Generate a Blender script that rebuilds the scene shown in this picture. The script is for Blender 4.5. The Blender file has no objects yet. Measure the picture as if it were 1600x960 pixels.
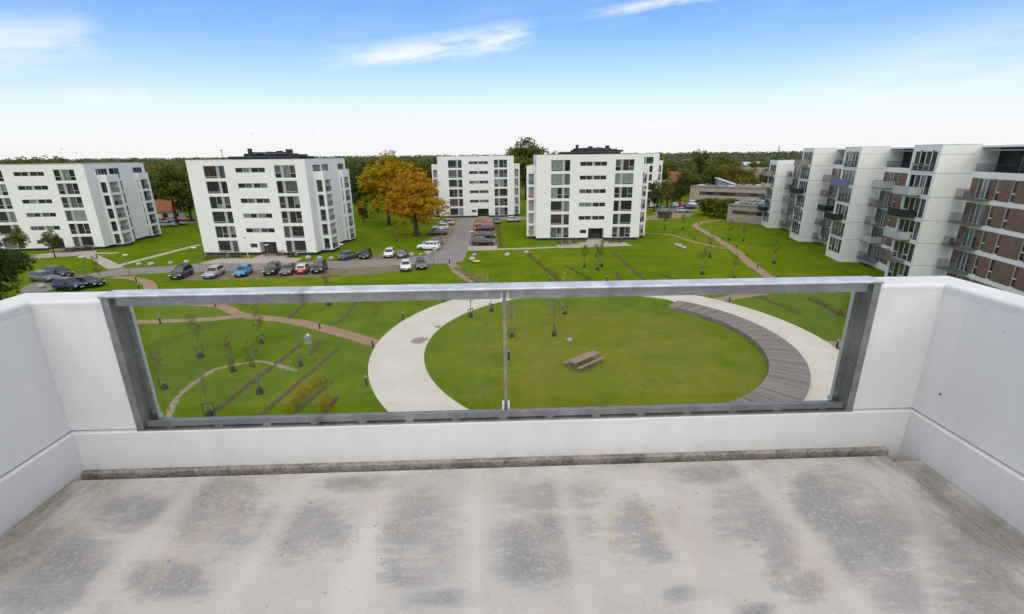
import bpy, math, random
from mathutils import Matrix, Vector
R = math.radians
SC = bpy.context.scene
COL = SC.collection
RNG = random.Random(7)

# ------------------------------------------------------------------ camera
CAM_H, FPX, PITCH, ROLL = 17.5, 745.0, R(17.7), R(-0.6)
cd = bpy.data.cameras.new('camera')
cam = bpy.data.objects.new('camera', cd); COL.objects.link(cam)
cd.sensor_width = 36.0; cd.lens = FPX / 1600 * 36.0
cd.clip_start = 0.05; cd.clip_end = 30000
cam.matrix_world = Matrix.Translation((0, 0, CAM_H)) @ Matrix.Rotation(math.pi/2 - PITCH, 4, 'X') @ Matrix.Rotation(ROLL, 4, 'Z')
SC.camera = cam

# ------------------------------------------------------------------ world, sun, exposure
SUN_EL, SUN_AZ = R(50), R(182)          # azimuth clockwise from +Y: the sun stands high behind the camera
SC.view_settings.view_transform = 'Standard'
SC.view_settings.look = 'None'
SC.view_settings.gamma = 1.0
SC.view_settings.use_curve_mapping = False
SC.view_settings.exposure = 0.94
SC.render.engine = 'CYCLES'
SC.cycles.use_denoising = True
SC.cycles.use_adaptive_sampling = True; SC.cycles.adaptive_threshold = 0.022; SC.cycles.adaptive_min_samples = 14
SC.cycles.max_bounces = 5; SC.cycles.diffuse_bounces = 3; SC.cycles.glossy_bounces = 2
SC.cycles.transparent_max_bounces = 16

class NT:
    """small helper to write node trees"""
    def __init__(s, tree): s.t = tree
    def n(s, typ, **kw):
        nd = s.t.nodes.new(typ)
        for k, v in kw.items():
            if k == 'ins':
                for i, val in v.items():
                    if isinstance(val, bpy.types.NodeSocket): s.t.links.new(val, nd.inputs[i])
                    else: nd.inputs[i].default_value = val
            else: setattr(nd, k, v)
        return nd
    def math(s, op, a, b=0.0, c=0.0, clamp=False):
        nd = s.n('ShaderNodeMath', operation=op, use_clamp=clamp, ins={0: a, 1: b, 2: c}); return nd.outputs[0]
    def vmath(s, op, a, b=(0, 0, 0)):
        nd = s.n('ShaderNodeVectorMath', operation=op, ins={0: a, 1: b})
        return nd.outputs['Value'] if op in ('LENGTH', 'DOT_PRODUCT', 'DISTANCE') else nd.outputs[0]
    def mix(s, fac, a, b):
        nd = s.n('ShaderNodeMix', data_type='RGBA')
        for i, v in ((0, fac), (6, a), (7, b)):
            if isinstance(v, bpy.types.NodeSocket): s.t.links.new(v, nd.inputs[i])
            else: nd.inputs[i].default_value = v if i == 0 else (tuple(v) + (1,))[:4]
        return nd.outputs[2]
    def noise(s, vec, scale, detail=4, rough=0.55):
        return s.n('ShaderNodeTexNoise', ins={'Vector': vec, 'Scale': scale, 'Detail': detail, 'Roughness': rough}).outputs['Fac']
    def ramp(s, fac, stops):
        nd = s.n('ShaderNodeValToRGB', ins={0: fac}); cr = nd.color_ramp
        while len(cr.elements) < len(stops): cr.elements.new(0.5)
        for e, (p, c) in zip(cr.elements, stops): e.position = p; e.color = (tuple(c) + (1,))[:4]
        return nd.outputs[0]
    def range(s, v, a, b, c=0.0, d=1.0, smooth=True):
        nd = s.n('ShaderNodeMapRange', interpolation_type='SMOOTHSTEP' if smooth else 'LINEAR', ins={0: v, 1: a, 2: b, 3: c, 4: d}); return nd.outputs[0]
    def xyz(s, v):
        nd = s.n('ShaderNodeSeparateXYZ', ins={0: v}); return nd.outputs
    def comb(s, x, y, z):
        return s.n('ShaderNodeCombineXYZ', ins={0: x, 1: y, 2: z}).outputs[0]

world = bpy.data.worlds.new('World'); SC.world = world; world.use_nodes = True
wt = world.node_tree; wt.nodes.clear(); W = NT(wt)
sky = W.n('ShaderNodeTexSky', sky_type='NISHITA', sun_disc=False, sun_elevation=SUN_EL, sun_rotation=SUN_AZ,
          altitude=20.0, air_density=1.0, dust_density=0.6, ozone_density=2.0)
wdir = W.n('ShaderNodeTexCoord').outputs['Generated']
wx, wy, wz = W.xyz(wdir)
hor = W.math('SQRT', W.math('ADD', W.math('MULTIPLY', wx, wx), W.math('MULTIPLY', wy, wy)))
elev = W.math('DIVIDE', wz, W.math('MAXIMUM', hor, 0.02))
# one stretched noise gives the fibres of the high cloud in every direction
fib = W.noise(W.comb(W.math('MULTIPLY', wx, 5.0), W.math('MULTIPLY', wy, 3.0), W.math('MULTIPLY', W.math('SUBTRACT', wz, W.math('MULTIPLY', wx, 0.15)), 26.0)), 1.3, 5, 0.62)
# milky band of haze all round the horizon and a thin even veil over the whole sky
veil = W.math('POWER', W.range(elev, -0.01, 0.27, 1.0, 0.0, smooth=False), 2.0)
blue = W.n('ShaderNodeHueSaturation', ins={'Hue': 0.506, 'Saturation': 1.32, 'Value': 0.94, 'Color': sky.outputs[0]}).outputs[0]
blue = W.vmath('MINIMUM', W.vmath('MULTIPLY', blue, (0.97, 0.94, 1.0)), (5.0, 5.0, 5.2))
# thin cloud thickening overhead, which is what makes the light in the place so even
veil = W.math('MAXIMUM', veil, W.math('ADD', W.range(fib, 0.3, 0.8, 0.02, 0.14), W.range(elev, 0.24, 0.75, 0.0, 0.78)))
col = W.mix(veil, blue, (4.75, 4.85, 4.98))
# cirrus wisps, given by direction (u = x/y, w = tan of the elevation)
u = W.math('DIVIDE', wx, W.math('MAXIMUM', wy, 0.05))
ahead = W.math('GREATER_THAN', wy, 0.1)
warp = W.math('SUBTRACT', fib, 0.5); dens = W.range(fib, 0.30, 0.62)
def wisp(u0, w0, u1, w1, thick, amount):
    dx, dy = u1 - u0, w1 - w0; L = math.hypot(dx, dy); cx, cy = dx / L, dy / L
    pu = W.math('SUBTRACT', u, u0); pw = W.math('SUBTRACT', elev, w0)
    t = W.math('DIVIDE', W.math('ADD', W.math('MULTIPLY', pu, cx), W.math('MULTIPLY', pw, cy)), L)
    q = W.math('ADD', W.math('SUBTRACT', W.math('MULTIPLY', pw, cx), W.math('MULTIPLY', pu, cy)), W.math('MULTIPLY', warp, thick * 1.5))
    along = W.math('MULTIPLY', W.range(t, 0.0, 0.45), W.range(t, 1.02, 0.85))
    m = W.math('MULTIPLY', along, W.range(W.math('ABSOLUTE', q), thick, 0.0))
    return W.math('MULTIPLY', m, amount)
cl = None
for a in ((-0.42, 0.150, 0.06, 0.222, 0.034, 0.85), (0.10, 0.240, 0.44, 0.264, 0.014, 0.9), (-1.2, 0.145, -0.74, 0.175, 0.045, 0.6), (-0.90, 0.085, -0.68, 0.10, 0.020, 0.5), (0.45, 0.10, 1.25, 0.16, 0.07, 0.35), (0.14, 0.040, 0.54, 0.066, 0.006, 0.4)):
    m = wisp(*a); cl = m if cl is None else W.math('MAXIMUM', cl, m)
cl = W.math('MULTIPLY', W.math('MULTIPLY', cl, dens), ahead, clamp=True)
col = W.mix(cl, col, (5.2, 5.3, 5.4))
bg = W.n('ShaderNodeBackground', ins={'Color': col, 'Strength': 0.10})
world.cycles.sampling_method = 'MANUAL'; world.cycles.sample_map_resolution = 512
W.n('ShaderNodeOutputWorld', ins={0: bg.outputs[0]})

sl = bpy.data.lights.new('sun', 'SUN'); sl.energy = 1.0; sl.angle = R(85); sl.color = (1.0, 0.90, 0.76)
sun = bpy.data.objects.new('sun', sl); COL.objects.link(sun)
sdir = Vector((math.sin(SUN_AZ) * math.cos(SUN_EL), math.cos(SUN_AZ) * math.cos(SUN_EL), math.sin(SUN_EL)))
sun.rotation_euler = sdir.to_track_quat('Z', 'Y').to_euler()

# ------------------------------------------------------------------ helpers
def px(x, y, z=0.0):
    """place on the level z that the photograph shows at (x, y)"""
    uu, vv = (x - 800) / FPX, -(y - 480) / FPX
    cr, sr = math.cos(ROLL), math.sin(ROLL)
    a, b = uu * cr - vv * sr, uu * sr + vv * cr
    d = (a, math.cos(PITCH) + b * math.sin(PITCH), -math.sin(PITCH) + b * math.cos(PITCH))
    t = (z - CAM_H) / d[2]
    return Vector((d[0] * t, d[1] * t, z))
def polar(x, dist, z=0.0):
    """point seen at picture column x (at the horizon) and a given distance"""
    uu = (x - 800) / FPX * math.cos(PITCH)
    k = dist / math.hypot(uu, 1); return Vector((uu * k, k, z))
def zrot(a): return Matrix.Rotation(a, 4, 'Z')

class MB:
    def __init__(s): s.v = []; s.f = []; s.m = []
    def add(s, vs, fs, mi=0, M=None):
        b = len(s.v)
        s.v += [tuple(M @ Vector(p)) for p in vs] if M is not None else [tuple(p) for p in vs]
        for f in fs: s.f.append([i + b for i in f]); s.m.append(mi)
    def face(s, vs, mi=0): s.add(vs, [list(range(len(vs)))], mi)
    def box(s, x0, y0, z0, x1, y1, z1, mi=0, M=None):
        vs = [(x, y, z) for z in (z0, z1) for y in (y0, y1) for x in (x0, x1)]
        s.add(vs, [(0, 2, 3, 1), (4, 5, 7, 6), (0, 1, 5, 4), (2, 6, 7, 3), (0, 4, 6, 2), (1, 3, 7, 5)], mi, M)
    def bevel_box(s, x0, y0, z0, x1, y1, z1, b=0.02, mi=0, M=None):
        """box with a chamfer round its top"""
        ring = lambda i, z: [(x0+i, y0+i, z), (x1-i, y0+i, z), (x1-i, y1-i, z), (x0+i, y1-i, z)]
        s.loft([ring(0, z0), ring(0, z1-b), ring(b*0.3, z1-b*0.3), ring(b, z1)], mi, M)
    def loft(s, rings, mi=0, M=None, cap=True):
        n = len(rings[0]); vs = [p for r in rings for p in r]; fs = []
        for k in range(len(rings) - 1):
            for i in range(n):
                j = (i + 1) % n; fs.append((k*n+i, k*n+j, (k+1)*n+j, (k+1)*n+i))
        if cap: fs.append(tuple(reversed(range(n)))); fs.append(tuple((len(rings)-1)*n + i for i in range(n)))
        s.add(vs, fs, mi, M)
    def prism(s, poly, z0, z1, mi=0, M=None):
        s.loft([[(p[0], p[1], z0) for p in poly], [(p[0], p[1], z1) for p in poly]], mi, M)
    def tube(s, pts, rad, n=6, mi=0, M=None):
        pts = [Vector(p) for p in pts]
        rr = rad if isinstance(rad, (list, tuple)) else [rad] * len(pts)
        rings = []
        for i, p in enumerate(pts):
            t = (pts[min(i+1, len(pts)-1)] - pts[max(i-1, 0)]).normalized()
            a = t.cross(Vector((0, 0, 1)) if abs(t.z) < 0.95 else Vector((1, 0, 0))).normalized(); b = t.cross(a)
            rings.append([tuple(p + (a * math.cos(2*math.pi*k/n) - b * math.sin(2*math.pi*k/n)) * rr[i]) for k in range(n)])
        s.loft(rings, mi, M)
    def lathe(s, prof, n=12, mi=0, M=None):
        s.loft([[(r*math.cos(2*math.pi*k/n), r*math.sin(2*math.pi*k/n), z) for k in range(n)] for r, z in prof], mi, M)
    def mesh(s, name, mats, smooth=False):
        me = bpy.data.meshes.new(name); me.from_pydata(s.v, [], s.f)
        mats = mats if isinstance(mats, (list, tuple)) else [mats]
        for m in mats: me.materials.append(m)
        if len(mats) > 1: me.polygons.foreach_set('material_index', s.m)
        if smooth: me.polygons.foreach_set('use_smooth', [True] * len(me.polygons))
        me.update(); return me
    def build(s, name, mats, parent=None, M=None, smooth=False, **kw):
        return place(name, s.mesh(name, mats, smooth), parent, M, **kw)
def place(name, me, parent=None, M=None, **kw):
    o = bpy.data.objects.new(name, me); COL.objects.link(o); o.parent = parent
    if M is not None: o.matrix_local = M
    return tag(o, **kw)
def tag(o, label=None, cat=None, group=None, kind=None):
    for k, v in (('label', label), ('category', cat), ('group', group), ('kind', kind)):
        if v: o[k] = v
    return o
def empty(name, M=None, **kw):
    o = bpy.data.objects.new(name, None); COL.objects.link(o); o.empty_display_size = 0.3
    if M is not None: o.matrix_local = M
    return tag(o, **kw)
KIDS = {}
def copy_tree(o, M=None, parent=None, **kw):
    c = o.copy(); COL.objects.link(c); c.parent = parent
    if M is not None: c.matrix_local = M
    for ch in o.children: copy_tree(ch, None, c)
    return tag(c, **kw)
ORD = ['first', 'second', 'third', 'fourth', 'fifth', 'sixth', 'seventh', 'eighth', 'ninth', 'tenth', 'eleventh', 'twelfth', 'thirteenth', 'fourteenth', 'fifteenth', 'sixteenth', 'seventeenth', 'eighteenth', 'nineteenth', 'twentieth', 'twenty-first', 'twenty-second', 'twenty-third', 'twenty-fourth', 'twenty-fifth', 'twenty-sixth', 'twenty-seventh', 'twenty-eighth', 'twenty-ninth', 'thirtieth']

# ------------------------------------------------------------------ materials
def new_mat(name):
    m = bpy.data.materials.new(name); m.use_nodes = True; m.node_tree.nodes.clear()
    return m, NT(m.node_tree)
def finish(T, col, rough=0.7, metal=0.0, bump=None, bstr=0.3, bdist=0.02, spec=0.5, **kw):
    ins = {'Base Color': col if isinstance(col, bpy.types.NodeSocket) else (tuple(col)+(1,))[:4], 'Roughness': rough, 'Metallic': metal, 'Specular IOR Level': spec}
    ins.update(kw)
    p = T.n('ShaderNodeBsdfPrincipled', ins=ins)
    if bump is not None:
        b = T.n('ShaderNodeBump', ins={'Strength': bstr, 'Distance': bdist, 'Height': bump}); T.t.links.new(b.outputs[0], p.inputs['Normal'])
    T.n('ShaderNodeOutputMaterial', ins={0: p.outputs[0]})
def coord(T, space='obj'):
    return T.n('ShaderNodeNewGeometry').outputs['Position'] if space == 'world' else T.n('ShaderNodeTexCoord').outputs['Object']
def pmat(name, c, rough=0.7, var=0.12, scale=3.0, metal=0.0, bump=0.0, space='obj', spec=0.4, c2=None, **kw):
    m, T = new_mat(name); co = coord(T, space)
    nz = T.math('ADD', T.math('MULTIPLY', T.noise(co, scale, 5, 0.6), 0.6), T.math('MULTIPLY', T.noise(co, scale*7.3, 3), 0.4))
    nz = T.range(nz, 0.3, 0.7)
    lo = tuple(x * (1 - var) for x in c); hi = tuple(min(x * (1 + var), 1) for x in c) if c2 is None else c2
    finish(T, T.mix(nz, lo, hi), rough, metal, T.noise(co, scale*9, 3) if bump else None, bump, spec=spec, **kw)
    return m

# white render of the apartment blocks: faint vertical streaks and cloudiness
def render_mat(name, c, c2):
    m, T = new_mat(name); co = coord(T)
    x, y, z = T.xyz(co)
    st = T.noise(T.comb(T.math('MULTIPLY', x, 2.5), T.math('MULTIPLY', y, 2.5), T.math('MULTIPLY', z, 0.18)), 1.0, 5, 0.65)
    cloud = T.noise(co, 0.35, 4)
    f = T.range(T.math('ADD', T.math('MULTIPLY', st, 0.6), T.math('MULTIPLY', cloud, 0.4)), 0.35, 0.72)
    finish(T, T.mix(f, c, c2), 0.85, bump=T.noise(co, 14, 4), bstr=0.12, spec=0.2)
    return m
WHITE = render_mat('white_render', (0.83, 0.82, 0.80), (0.78, 0.77, 0.75))
WHITE2 = render_mat('grey_white_render', (0.88, 0.87, 0.85), (0.82, 0.81, 0.79))
ROOFING = pmat('roof_felt', (0.09, 0.088, 0.085), 0.9, 0.3, 0.8)
BASE = pmat('dark_plinth', (0.035, 0.038, 0.045), 0.8, 0.25, 2)
FRAME = pmat('window_frame_grey', (0.36, 0.37, 0.375), 0.5, 0.08, 2)
FRAMEW = pmat('window_frame_white', (0.62, 0.62, 0.60), 0.5, 0.08, 2)
PANEL = pmat('facade_panel_grey', (0.40, 0.405, 0.41), 0.5, 0.06, 1)
ROOM = pmat('room_dark', (0.05, 0.05, 0.05), 0.9, 0.2, 1)
DARKMET = pmat('dark_metal', (0.035, 0.036, 0.038), 0.55, 0.25, 4, 0.3)
GREYMET = pmat('grey_metal', (0.22, 0.23, 0.235), 0.5, 0.2, 4, 0.5)
def glass_mat(name, c, rough=0.06, c2=None):
    """window pane with the room or a blind just behind it"""
    m, T = new_mat(name); co = coord(T)
    x, y, z = T.xyz(co)
    folds = T.noise(T.comb(T.math('MULTIPLY', x, 9.0), 0.0, T.math('MULTIPLY', z, 0.6)), 1.0, 3)
    rnd = T.n('ShaderNodeObjectInfo').outputs['Random']
    c2 = c2 or tuple(v * 0.45 for v in c)
    f = T.math('ADD', T.range(folds, 0.35, 0.65), T.math('MULTIPLY', T.math('SUBTRACT', rnd, 0.5), 0.8), clamp=True)
    finish(T, T.mix(f, c, c2), rough, spec=0.7)
    return m
GLASSES = [glass_mat('pane_dark', (0.035, 0.036, 0.036)), glass_mat('pane_dark_green', (0.04, 0.055, 0.042)), glass_mat('pane_brown', (0.07, 0.05, 0.042)),
           glass_mat('pane_grey', (0.13, 0.14, 0.14)), glass_mat('pane_curtain', (0.26, 0.30, 0.28), 0.12, (0.11, 0.135, 0.13)), glass_mat('pane_violet', (0.10, 0.085, 0.10))]
GW = [0, 0, 0, 0, 0, 1, 1, 2, 3, 3, 4, 5]
def brick_mat():
    m, T = new_mat('red_brick'); co = coord(T)
    x, y, z = T.xyz(co)
    v = T.comb(T.math('ADD', x, y), z, 0.0)
    b = T.n('ShaderNodeTexBrick', offset=0.5, ins={'Vector': v, 'Scale': 1.0, 'Mortar Size': 0.011, 'Brick Width': 0.24, 'Row Height': 0.073,
            'Color1': (0.185, 0.085, 0.055, 1), 'Color2': (0.27, 0.14, 0.095, 1), 'Mortar': (0.26, 0.22, 0.19, 1), 'Bias': -0.1})
    dark = T.range(T.noise(co, 0.9, 5, 0.65), 0.3, 0.7)
    c = T.mix(T.math('MULTIPLY', dark, 0.5), b.outputs[0], (0.12, 0.075, 0.052))
    finish(T, c, 0.9, bump=b.outputs['Fac'], bstr=-0.4, bdist=0.01, spec=0.2); return m
BRICK = brick_mat()

def grass_mat():
    m, T = new_mat('lawn_grass'); p = coord(T, 'world')
    big = T.noise(p, 0.035, 3, 0.5); mid = T.noise(p, 0.25, 5, 0.65); fine = T.noise(p, 1.7, 6, 0.75); hair = T.noise(p, 9.0, 4, 0.75)
    a = T.math('ADD', T.math('MULTIPLY', big, 0.30), T.math('ADD', T.math('MULTIPLY', mid, 0.36), T.math('MULTIPLY', fine, 0.34)))
    c = T.ramp(a, [(0.36, (0.060, 0.114, 0.004)), (0.46, (0.106, 0.176, 0.005)), (0.54, (0.158, 0.212, 0.006)), (0.64, (0.26, 0.235, 0.014))])
    # the mown round lawn is drier and yellower
    d = T.vmath('DISTANCE', p, (9.0, 40.0, 0.0))
    dry = T.math('MULTIPLY', T.range(d, 19, 8), T.range(T.math('ADD', T.math('MULTIPLY', T.noise(p, 0.22, 4, 0.65), 0.6), T.math('MULTIPLY', fine, 0.4)), 0.36, 0.60))
    c = T.mix(T.math('MULTIPLY', dry, 0.72), c, (0.26, 0.205, 0.026))
    # worn brownish streaks and specks of bare soil, fallen leaves
    x, y, z = T.xyz(p)
    track = T.noise(T.comb(T.math('MULTIPLY', T.math('ADD', x, T.math('MULTIPLY', y, 0.35)), 0.05), T.math('MULTIPLY', y, 0.9), 0.0), 1.0, 4, 0.6)
    c = T.mix(T.math('MULTIPLY', T.range(track, 0.54, 0.70), 0.28), c, (0.20, 0.165, 0.03))
    c = T.mix(T.math('MULTIPLY', T.range(T.noise(p, 0.8, 6, 0.78), 0.58, 0.74), 0.42), c, (0.125, 0.095, 0.03))
    c = T.mix(T.math('MULTIPLY', T.range(T.noise(p, 0.55, 5, 0.7), 0.60, 0.70), 0.40), c, (0.050, 0.092, 0.008))
    c = T.mix(T.math('MULTIPLY', T.range(hair, 0.42, 0.60), 0.50), c, (0.046, 0.082, 0.005))
    c = T.mix(T.math('MULTIPLY', T.range(T.noise(p, 4.5, 2, 0.5), 0.74, 0.78), 0.5), c, (0.30, 0.20, 0.05))
    # beyond the estate it turns into woodland floor
    far = T.range(T.vmath('DISTANCE', p, (0, 60, 0)), 150, 230)
    c = T.mix(far, c, (0.06, 0.075, 0.02))
    finish(T, c, 0.95, bump=T.math('ADD', fine, hair), bstr=0.6, bdist=0.07, spec=0.02); return m
GRASS = grass_mat()
def ground_mat(name, c, c2, sc=1.2, rough=0.95, specks=None):
    m, T = new_mat(name); p = coord(T, 'world')
    f = T.range(T.math('ADD', T.math('MULTIPLY', T.noise(p, sc, 5, 0.65), 0.6), T.math('MULTIPLY', T.noise(p, sc*9, 3, 0.7), 0.4)), 0.33, 0.68)
    c_ = T.mix(f, c, c2)
    if specks: c_ = T.mix(T.range(T.noise(p, sc*0.35, 5, 0.7), 0.5, 0.66), c_, specks)
    finish(T, c_, rough, bump=T.noise(p, sc*14, 3), bstr=0.3, spec=0.2); return m
ASPHALT = ground_mat('asphalt', (0.20, 0.182, 0.172), (0.27, 0.25, 0.24), 0.5)
GRAVEL = ground_mat('reinforced_gravel', (0.16, 0.125, 0.085), (0.22, 0.18, 0.12), 0.7, specks=(0.09, 0.11, 0.025))
PINKPAVE = ground_mat('pale_paving', (0.36, 0.315, 0.27), (0.44, 0.39, 0.34), 0.8)
CLAY = ground_mat('clay_gravel', (0.27, 0.175, 0.115), (0.36, 0.25, 0.17), 1.0)
DIRT = ground_mat('trodden_earth', (0.22, 0.165, 0.11), (0.33, 0.26, 0.18), 1.3, specks=(0.13, 0.12, 0.05))
SOIL = ground_mat('bare_soil', (0.075, 0.055, 0.028), (0.12, 0.095, 0.045), 1.6, specks=(0.07, 0.09, 0.015))
def concrete_mat():
    m, T = new_mat('pale_concrete'); p = coord(T, 'world')
    x, y, z = T.xyz(p)
    brush = T.noise(T.comb(T.math('MULTIPLY', x, 0.5), T.math('MULTIPLY', y, 5.0), 0), 1.0, 5, 0.65)
    f = T.range(T.math('ADD', T.math('MULTIPLY', T.noise(p, 0.35, 5, 0.6), 0.6), T.math('MULTIPLY', brush, 0.4)), 0.33, 0.68)
    c = T.mix(f, (0.55, 0.51, 0.445), (0.64, 0.605, 0.54))
    # damp stain near the left bend
    for (q, r) in ((px(655, 533), 1.1), (px(684, 512), 0.5)):
        d = T.vmath('DISTANCE', p, tuple(q)); d = T.math('ADD', d, T.math('MULTIPLY', T.math('SUBTRACT', T.noise(p, 1.5, 3), 0.5), 1.4))
        c = T.mix(T.range(d, r, r*0.5, 0, 0.8), c, (0.17, 0.15, 0.125))
    finish(T, c, 0.9, bump=T.noise(p, 9, 4), bstr=0.2, spec=0.25); return m
CONCRETE = concrete_mat()
def wood_mat(name, c, c2, sc=1.0):
    m, T = new_mat(name); co = coord(T)
    rnd = T.n('ShaderNodeNewGeometry').outputs['Random Per Island']
    f = T.math('ADD', T.math('MULTIPLY', rnd, 0.7), T.math('MULTIPLY', T.noise(co, 6*sc, 5, 0.7), 0.5))
    finish(T, T.mix(T.range(f, 0.15, 1.0, smooth=False), c, c2), 0.85, spec=0.2); return m
DECKWOOD = wood_mat('weathered_deck_boards', (0.15, 0.128, 0.12), (0.31, 0.27, 0.25))
TABLEWOOD = wood_mat('weathered_table_boards', (0.23, 0.155, 0.135), (0.34, 0.24, 0.21))
STAKE = wood_mat('stake_wood', (0.07, 0.06, 0.045), (0.13, 0.11, 0.08))
BARK = pmat('bark', (0.06, 0.048, 0.036), 0.95, 0.35, 3, bump=0.6)
PALEBARK = pmat('pale_bark', (0.20, 0.17, 0.13), 0.9, 0.3, 5)
def leaf_mat(name, cols, scale=0.25):
    m, T = new_mat(name)
    g = T.n('ShaderNodeNewGeometry'); co = T.n('ShaderNodeTexCoord').outputs['Object']
    rnd = T.n('ShaderNodeObjectInfo').outputs['Random']
    v = T.vmath('ADD', co, T.comb(T.math('MULTIPLY', rnd, 40.0), 0.0, 0.0))
    f = T.math('ADD', T.math('MULTIPLY', g.outputs['Random Per Island'], 0.45), T.math('MULTIPLY', T.noise(v, scale, 4, 0.6), 0.75))
    f = T.math('ADD', f, T.math('MULTIPLY', T.math('SUBTRACT', rnd, 0.5), 0.25))
    n = len(cols); c = T.ramp(f, [(0.25 + 0.62 * i / (n - 1), k) for i, k in enumerate(cols)])
    d = T.n('ShaderNodeBsdfDiffuse', ins={0: c}); tr = T.n('ShaderNodeBsdfTranslucent', ins={0: c})
    mx = T.n('ShaderNodeMixShader', ins={0: 0.3, 1: d.outputs[0], 2: tr.outputs[0]})
    T.n('ShaderNodeOutputMaterial', ins={0: mx.outputs[0]}); return m
L_ORANGE = leaf_mat('chestnut_autumn_leaves', [(0.13, 0.165, 0.014), (0.28, 0.27, 0.018), (0.50, 0.37, 0.02), (0.60, 0.31, 0.022), (0.50, 0.22, 0.024), (0.34, 0.15, 0.03)], 0.16)
L_GREEN = leaf_mat('green_leaves', [(0.060, 0.088, 0.022), (0.10, 0.135, 0.03), (0.145, 0.172, 0.036), (0.20, 0.19, 0.045)])
L_DARK = leaf_mat('dark_leaves', [(0.042, 0.066, 0.022), (0.066, 0.096, 0.028), (0.10, 0.125, 0.036)])
L_OLIVE = leaf_mat('olive_turning_leaves', [(0.105, 0.115, 0.026), (0.175, 0.165, 0.03), (0.24, 0.19, 0.036), (0.28, 0.18, 0.042)])
L_RUST = leaf_mat('rusty_leaves', [(0.13, 0.095, 0.032), (0.21, 0.118, 0.038), (0.28, 0.145, 0.045)])
L_PALE = leaf_mat('pale_willow_leaves', [(0.24, 0.24, 0.10), (0.34, 0.31, 0.15), (0.42, 0.36, 0.20)], 1.5)
L_BROWN = leaf_mat('brown_sparse_leaves', [(0.10, 0.06, 0.02), (0.18, 0.11, 0.03), (0.22, 0.15, 0.05)], 1.5)
L_YELLOW = leaf_mat('yellow_leaves', [(0.22, 0.17, 0.012), (0.40, 0.28, 0.02), (0.30, 0.16, 0.02)], 0.8)
STONE = pmat('field_stone', (0.42, 0.40, 0.37), 0.9, 0.25, 3, bump=0.4)

# ------------------------------------------------------------------ ground, roads, paths
GZ = dict(soil=0.006, gravel=0.012, road=0.020, pave=0.028, path=0.034, ring=0.05)
mb = MB()
N = 48
ringr = [0.0, 60, 150, 400, 1200, 9000]
vs = [(0, 60, 0)]
for r in ringr[1:]: vs += [(r*math.cos(2*math.pi*k/N), 60 + r*math.sin(2*math.pi*k/N), 0) for k in range(N)]
fs = [(0, 1+k, 1+(k+1) % N) for k in range(N)]
for j in range(len(ringr)-2):
    for k in range(N):
        a = 1 + j*N; b = a + N; fs.append((a+k, b+k, b+(k+1) % N, a+(k+1) % N))
mb.add(vs, fs)
lawn = mb.build('lawn', GRASS, kind='structure', label='green lawn spreading between the apartment blocks')

def catmull(pts, step=0.5):
    P = [Vector((p[0], p[1], 0)) for p in pts]; out = []
    P = [P[0]*2 - P[1]] + P + [P[-1]*2 - P[-2]]
    for i in range(1, len(P) - 2):
        n = max(2, int((P[i+1]-P[i]).length / step))
        for k in range(n):
            t = k / n
            out.append(0.5 * ((2*P[i]) + (P[i+1]-P[i-1])*t + (2*P[i-1]-5*P[i]+4*P[i+1]-P[i+2])*t*t + (3*P[i]-P[i-1]-3*P[i+1]+P[i+2])*t**3))
    out.append(P[-2]); return out
def ribbon(name, pts, width, z, mat, jitter=0.0, step=0.6, seed=1, **kw):
    """a path: smooth centre line, ragged edges, its top z above the lawn"""
    rg = random.Random(seed); c = catmull(pts, step); mb = MB(); L = []; Rr = []
    a = b = 0.0
    for i, p in enumerate(c):
        t = (c[min(i+1, len(c)-1)] - c[max(i-1, 0)]).normalized(); n = Vector((-t.y, t.x, 0))
        a = a*0.6 + rg.uniform(-jitter, jitter); b = b*0.6 + rg.uniform(-jitter, jitter)
        w = width[0] + (width[1]-width[0]) * i / (len(c)-1) if isinstance(width, tuple) else width
        L.append(p + n*(w/2 + a)); Rr.append(p - n*(w/2 + b))
    n = len(c)
    vs = [(p.x, p.y, z) for p in L] + [(p.x, p.y, z) for p in Rr] + [(p.x, p.y, -0.05) for p in L] + [(p.x, p.y, -0.05) for p in Rr]
    fs = []
    for i in range(n-1): fs += [(i, n+i, n+i+1, i+1), (2*n+i, i, i+1, 2*n+i+1), (n+i, 3*n+i, 3*n+i+1, n+i+1)]
    mb.add(vs, fs); return mb.build(name, mat, **kw)
def patch(name, pts, z, mat, jitter=0.0, seed=1, **kw):
    """an area given by its outline, subdivided so its edge can be ragged"""
    rg = random.Random(seed); out = []
    for i in range(len(pts)):
        a, b = Vector(pts[i]).to_3d(), Vector(pts[(i+1) % len(pts)]).to_3d(); n = max(1, int((b-a).length / 0.8)) if jitter else 1
        for k in range(n):
            q = a.lerp(b, k/n); out.append((q.x + rg.uniform(-jitter, jitter), q.y + rg.uniform(-jitter, jitter)))
    mb = MB(); n = len(out)
    mb.add([(x, y, z) for x, y in out] + [(x, y, -0.05) for x, y in out], [tuple(range(n))] + [(i, (i+1) % n, n+(i+1) % n, n+i) for i in range(n)])
    return mb.build(name, mat, **kw)
def pp(*a, z=0.0): return [tuple(px(x, y, z))[:2] for x, y in a]
ST = dict(kind='structure')
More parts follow.
